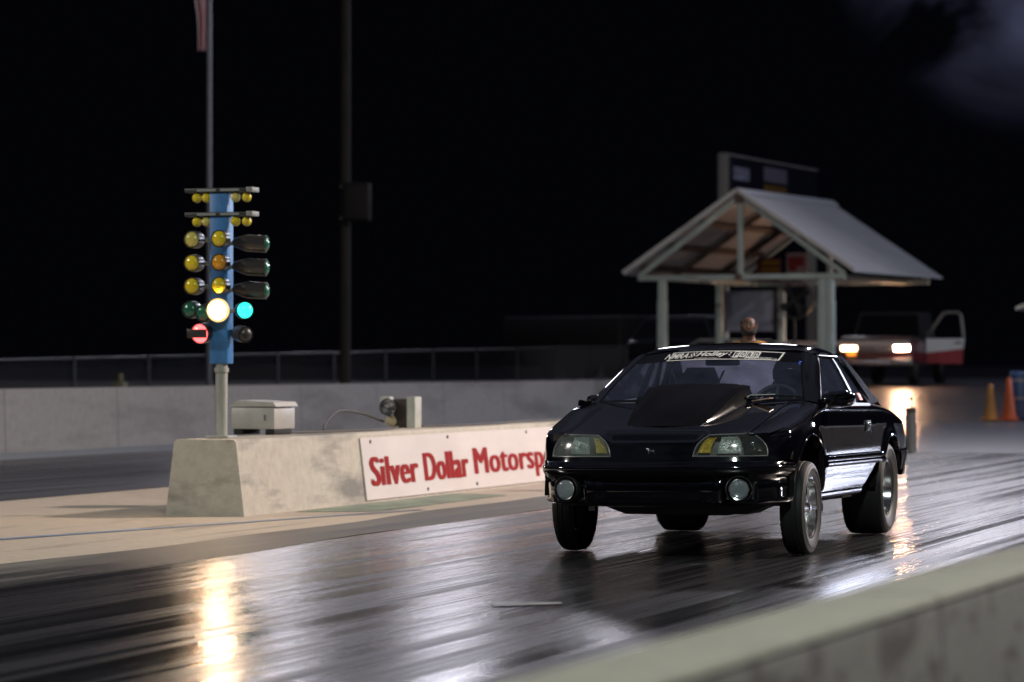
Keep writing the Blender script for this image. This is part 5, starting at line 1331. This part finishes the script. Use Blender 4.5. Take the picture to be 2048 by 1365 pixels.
def grow(keys, g, edges, name, mat, root, extra=None):
    NN = {k: (N[k][0], tuple(r+g for r in N[k][1]) if isinstance(N[k][1], tuple) else N[k][1]+g) for k in keys}
    if extra: NN.update(extra)
    return skinned(name, NN, [e for e in edges if e[0] in NN and e[1] in NN], mat, root, man)
skinned('hair', {'a': ((-.070, -.005, 1.640), .020), 'b': ((-.066, .050, 1.640), .024), 'c': ((0, .088, 1.630), .034), 'd': ((.066, .050, 1.640), .024), 'e': ((.070, -.005, 1.640), .020)}, [('a', 'b'), ('b', 'c'), ('c', 'd'), ('d', 'e')], m_beard, 'c', man, 1)
EX = E + [('lsh', 'lmid'), ('rsh', 'rmid')]
mids = {q+'mid': ((s*.235, .022, 1.20), .062) for s, q in ((1, 'l'), (-1, 'r'))}
grow(['pelvis', 'waist', 'chest', 'collar', 'lsh', 'rsh'], .014, EX, 'shirt', m_shirt, 'pelvis', mids)
grow(['pelvis', 'lhip', 'rhip', 'lkn', 'rkn', 'lan', 'ran'], .018, E + [('pelvis', 'belt')], 'trousers', m_jean, 'pelvis', {'belt': ((0, 0, 1.05), (.160, .120))})
skinned('vest', {'p': ((0, 0, .96), (.176, .130)), 'w': ((0, 0, 1.10), (.166, .126)), 'c': ((0, -.005, 1.28), (.186, .138)), 'k': ((0, .008, 1.385), (.125, .100))}, [('p', 'w'), ('w', 'c'), ('c', 'k')], m_vest, 'p', man)
for s in (-1, 1):
    mb = MB(); mb.box((s*.137, -.055, .045), (.105, .29, .09), None, 0, .03); mb.build('shoe', m_beard, man)

# the driver, strapped in behind the wheel
m_suit = pmat('black_driving_suit', (.010, .010, .012), .7)
drv = thing('person', 'driver in a dark helmet and suit gripping the wheel inside the black car', 'person')
drv.matrix_world = CARM
ND = {'pelvis': ((.40, 1.22, .60), (.145, .11)), 'waist': ((.40, 1.27, .74), (.13, .10)), 'chest': ((.40, 1.31, .90), (.15, .105)), 'collar': ((.40, 1.33, 1.01), (.08, .065)), 'neck': ((.40, 1.325, 1.06), .052), 'jaw': ((.40, 1.29, 1.105), .060), 'head': ((.40, 1.30, 1.16), .078)}
ED = [('pelvis', 'waist'), ('waist', 'chest'), ('chest', 'collar'), ('collar', 'neck'), ('neck', 'jaw'), ('jaw', 'head')]
for s, q in ((1, 'l'), (-1, 'r')):
    ND.update({q+'sh': ((.40+s*.165, 1.31, .965), .060), q+'el': ((.40+s*.215, 1.10, .80), .042), q+'wr': ((.40+s*.165, .945, .93), .028),
               q+'hip': ((.40+s*.10, 1.18, .58), .085), q+'kn': ((.40+s*.12, .80, .66), .055), q+'an': ((.40+s*.10, .48, .42), .040), q+'toe': ((.40+s*.10, .38, .46), .034)})
    ED += [('collar', q+'sh'), (q+'sh', q+'el'), (q+'el', q+'wr'), ('pelvis', q+'hip'), (q+'hip', q+'kn'), (q+'kn', q+'an'), (q+'an', q+'toe')]
def limb(keys, mat, nm, root): return skinned(nm, {k: ND[k] for k in keys}, [e for e in ED if e[0] in keys and e[1] in keys], mat, root, drv)
limb(list(ND), m_suit, 'body', 'pelvis')
for s, q in ((1, 'l'), (-1, 'r')):
    HN = {'wr': (ND[q+'wr'][0], .026)}; HE = []
    hand_nodes(HN, HE, 'wr', (-s*.05, -.80, .25), (-s*.5, 0, .85), 'h', .75, .95)
    skinned('hand', HN, HE, m_skin, 'wr', drv)
mb = MB(); mb.ball((.40, 1.295, 1.150), .135, 24, sc=(.92, 1.05, 1.0)); hm = mb.build('helmet', pmat('helmet_black', (.012, .012, .013), .3), drv)
mb = MB(); mb.grid(lambda a, z: (.40 + .130*math.sin(a), 1.295 - .145*math.cos(a), z), lin(13, -.95, .95), [1.115, 1.15, 1.185]); mb.build('visor', pmat('visor_smoke', (.02, .02, .025), .08), hm)
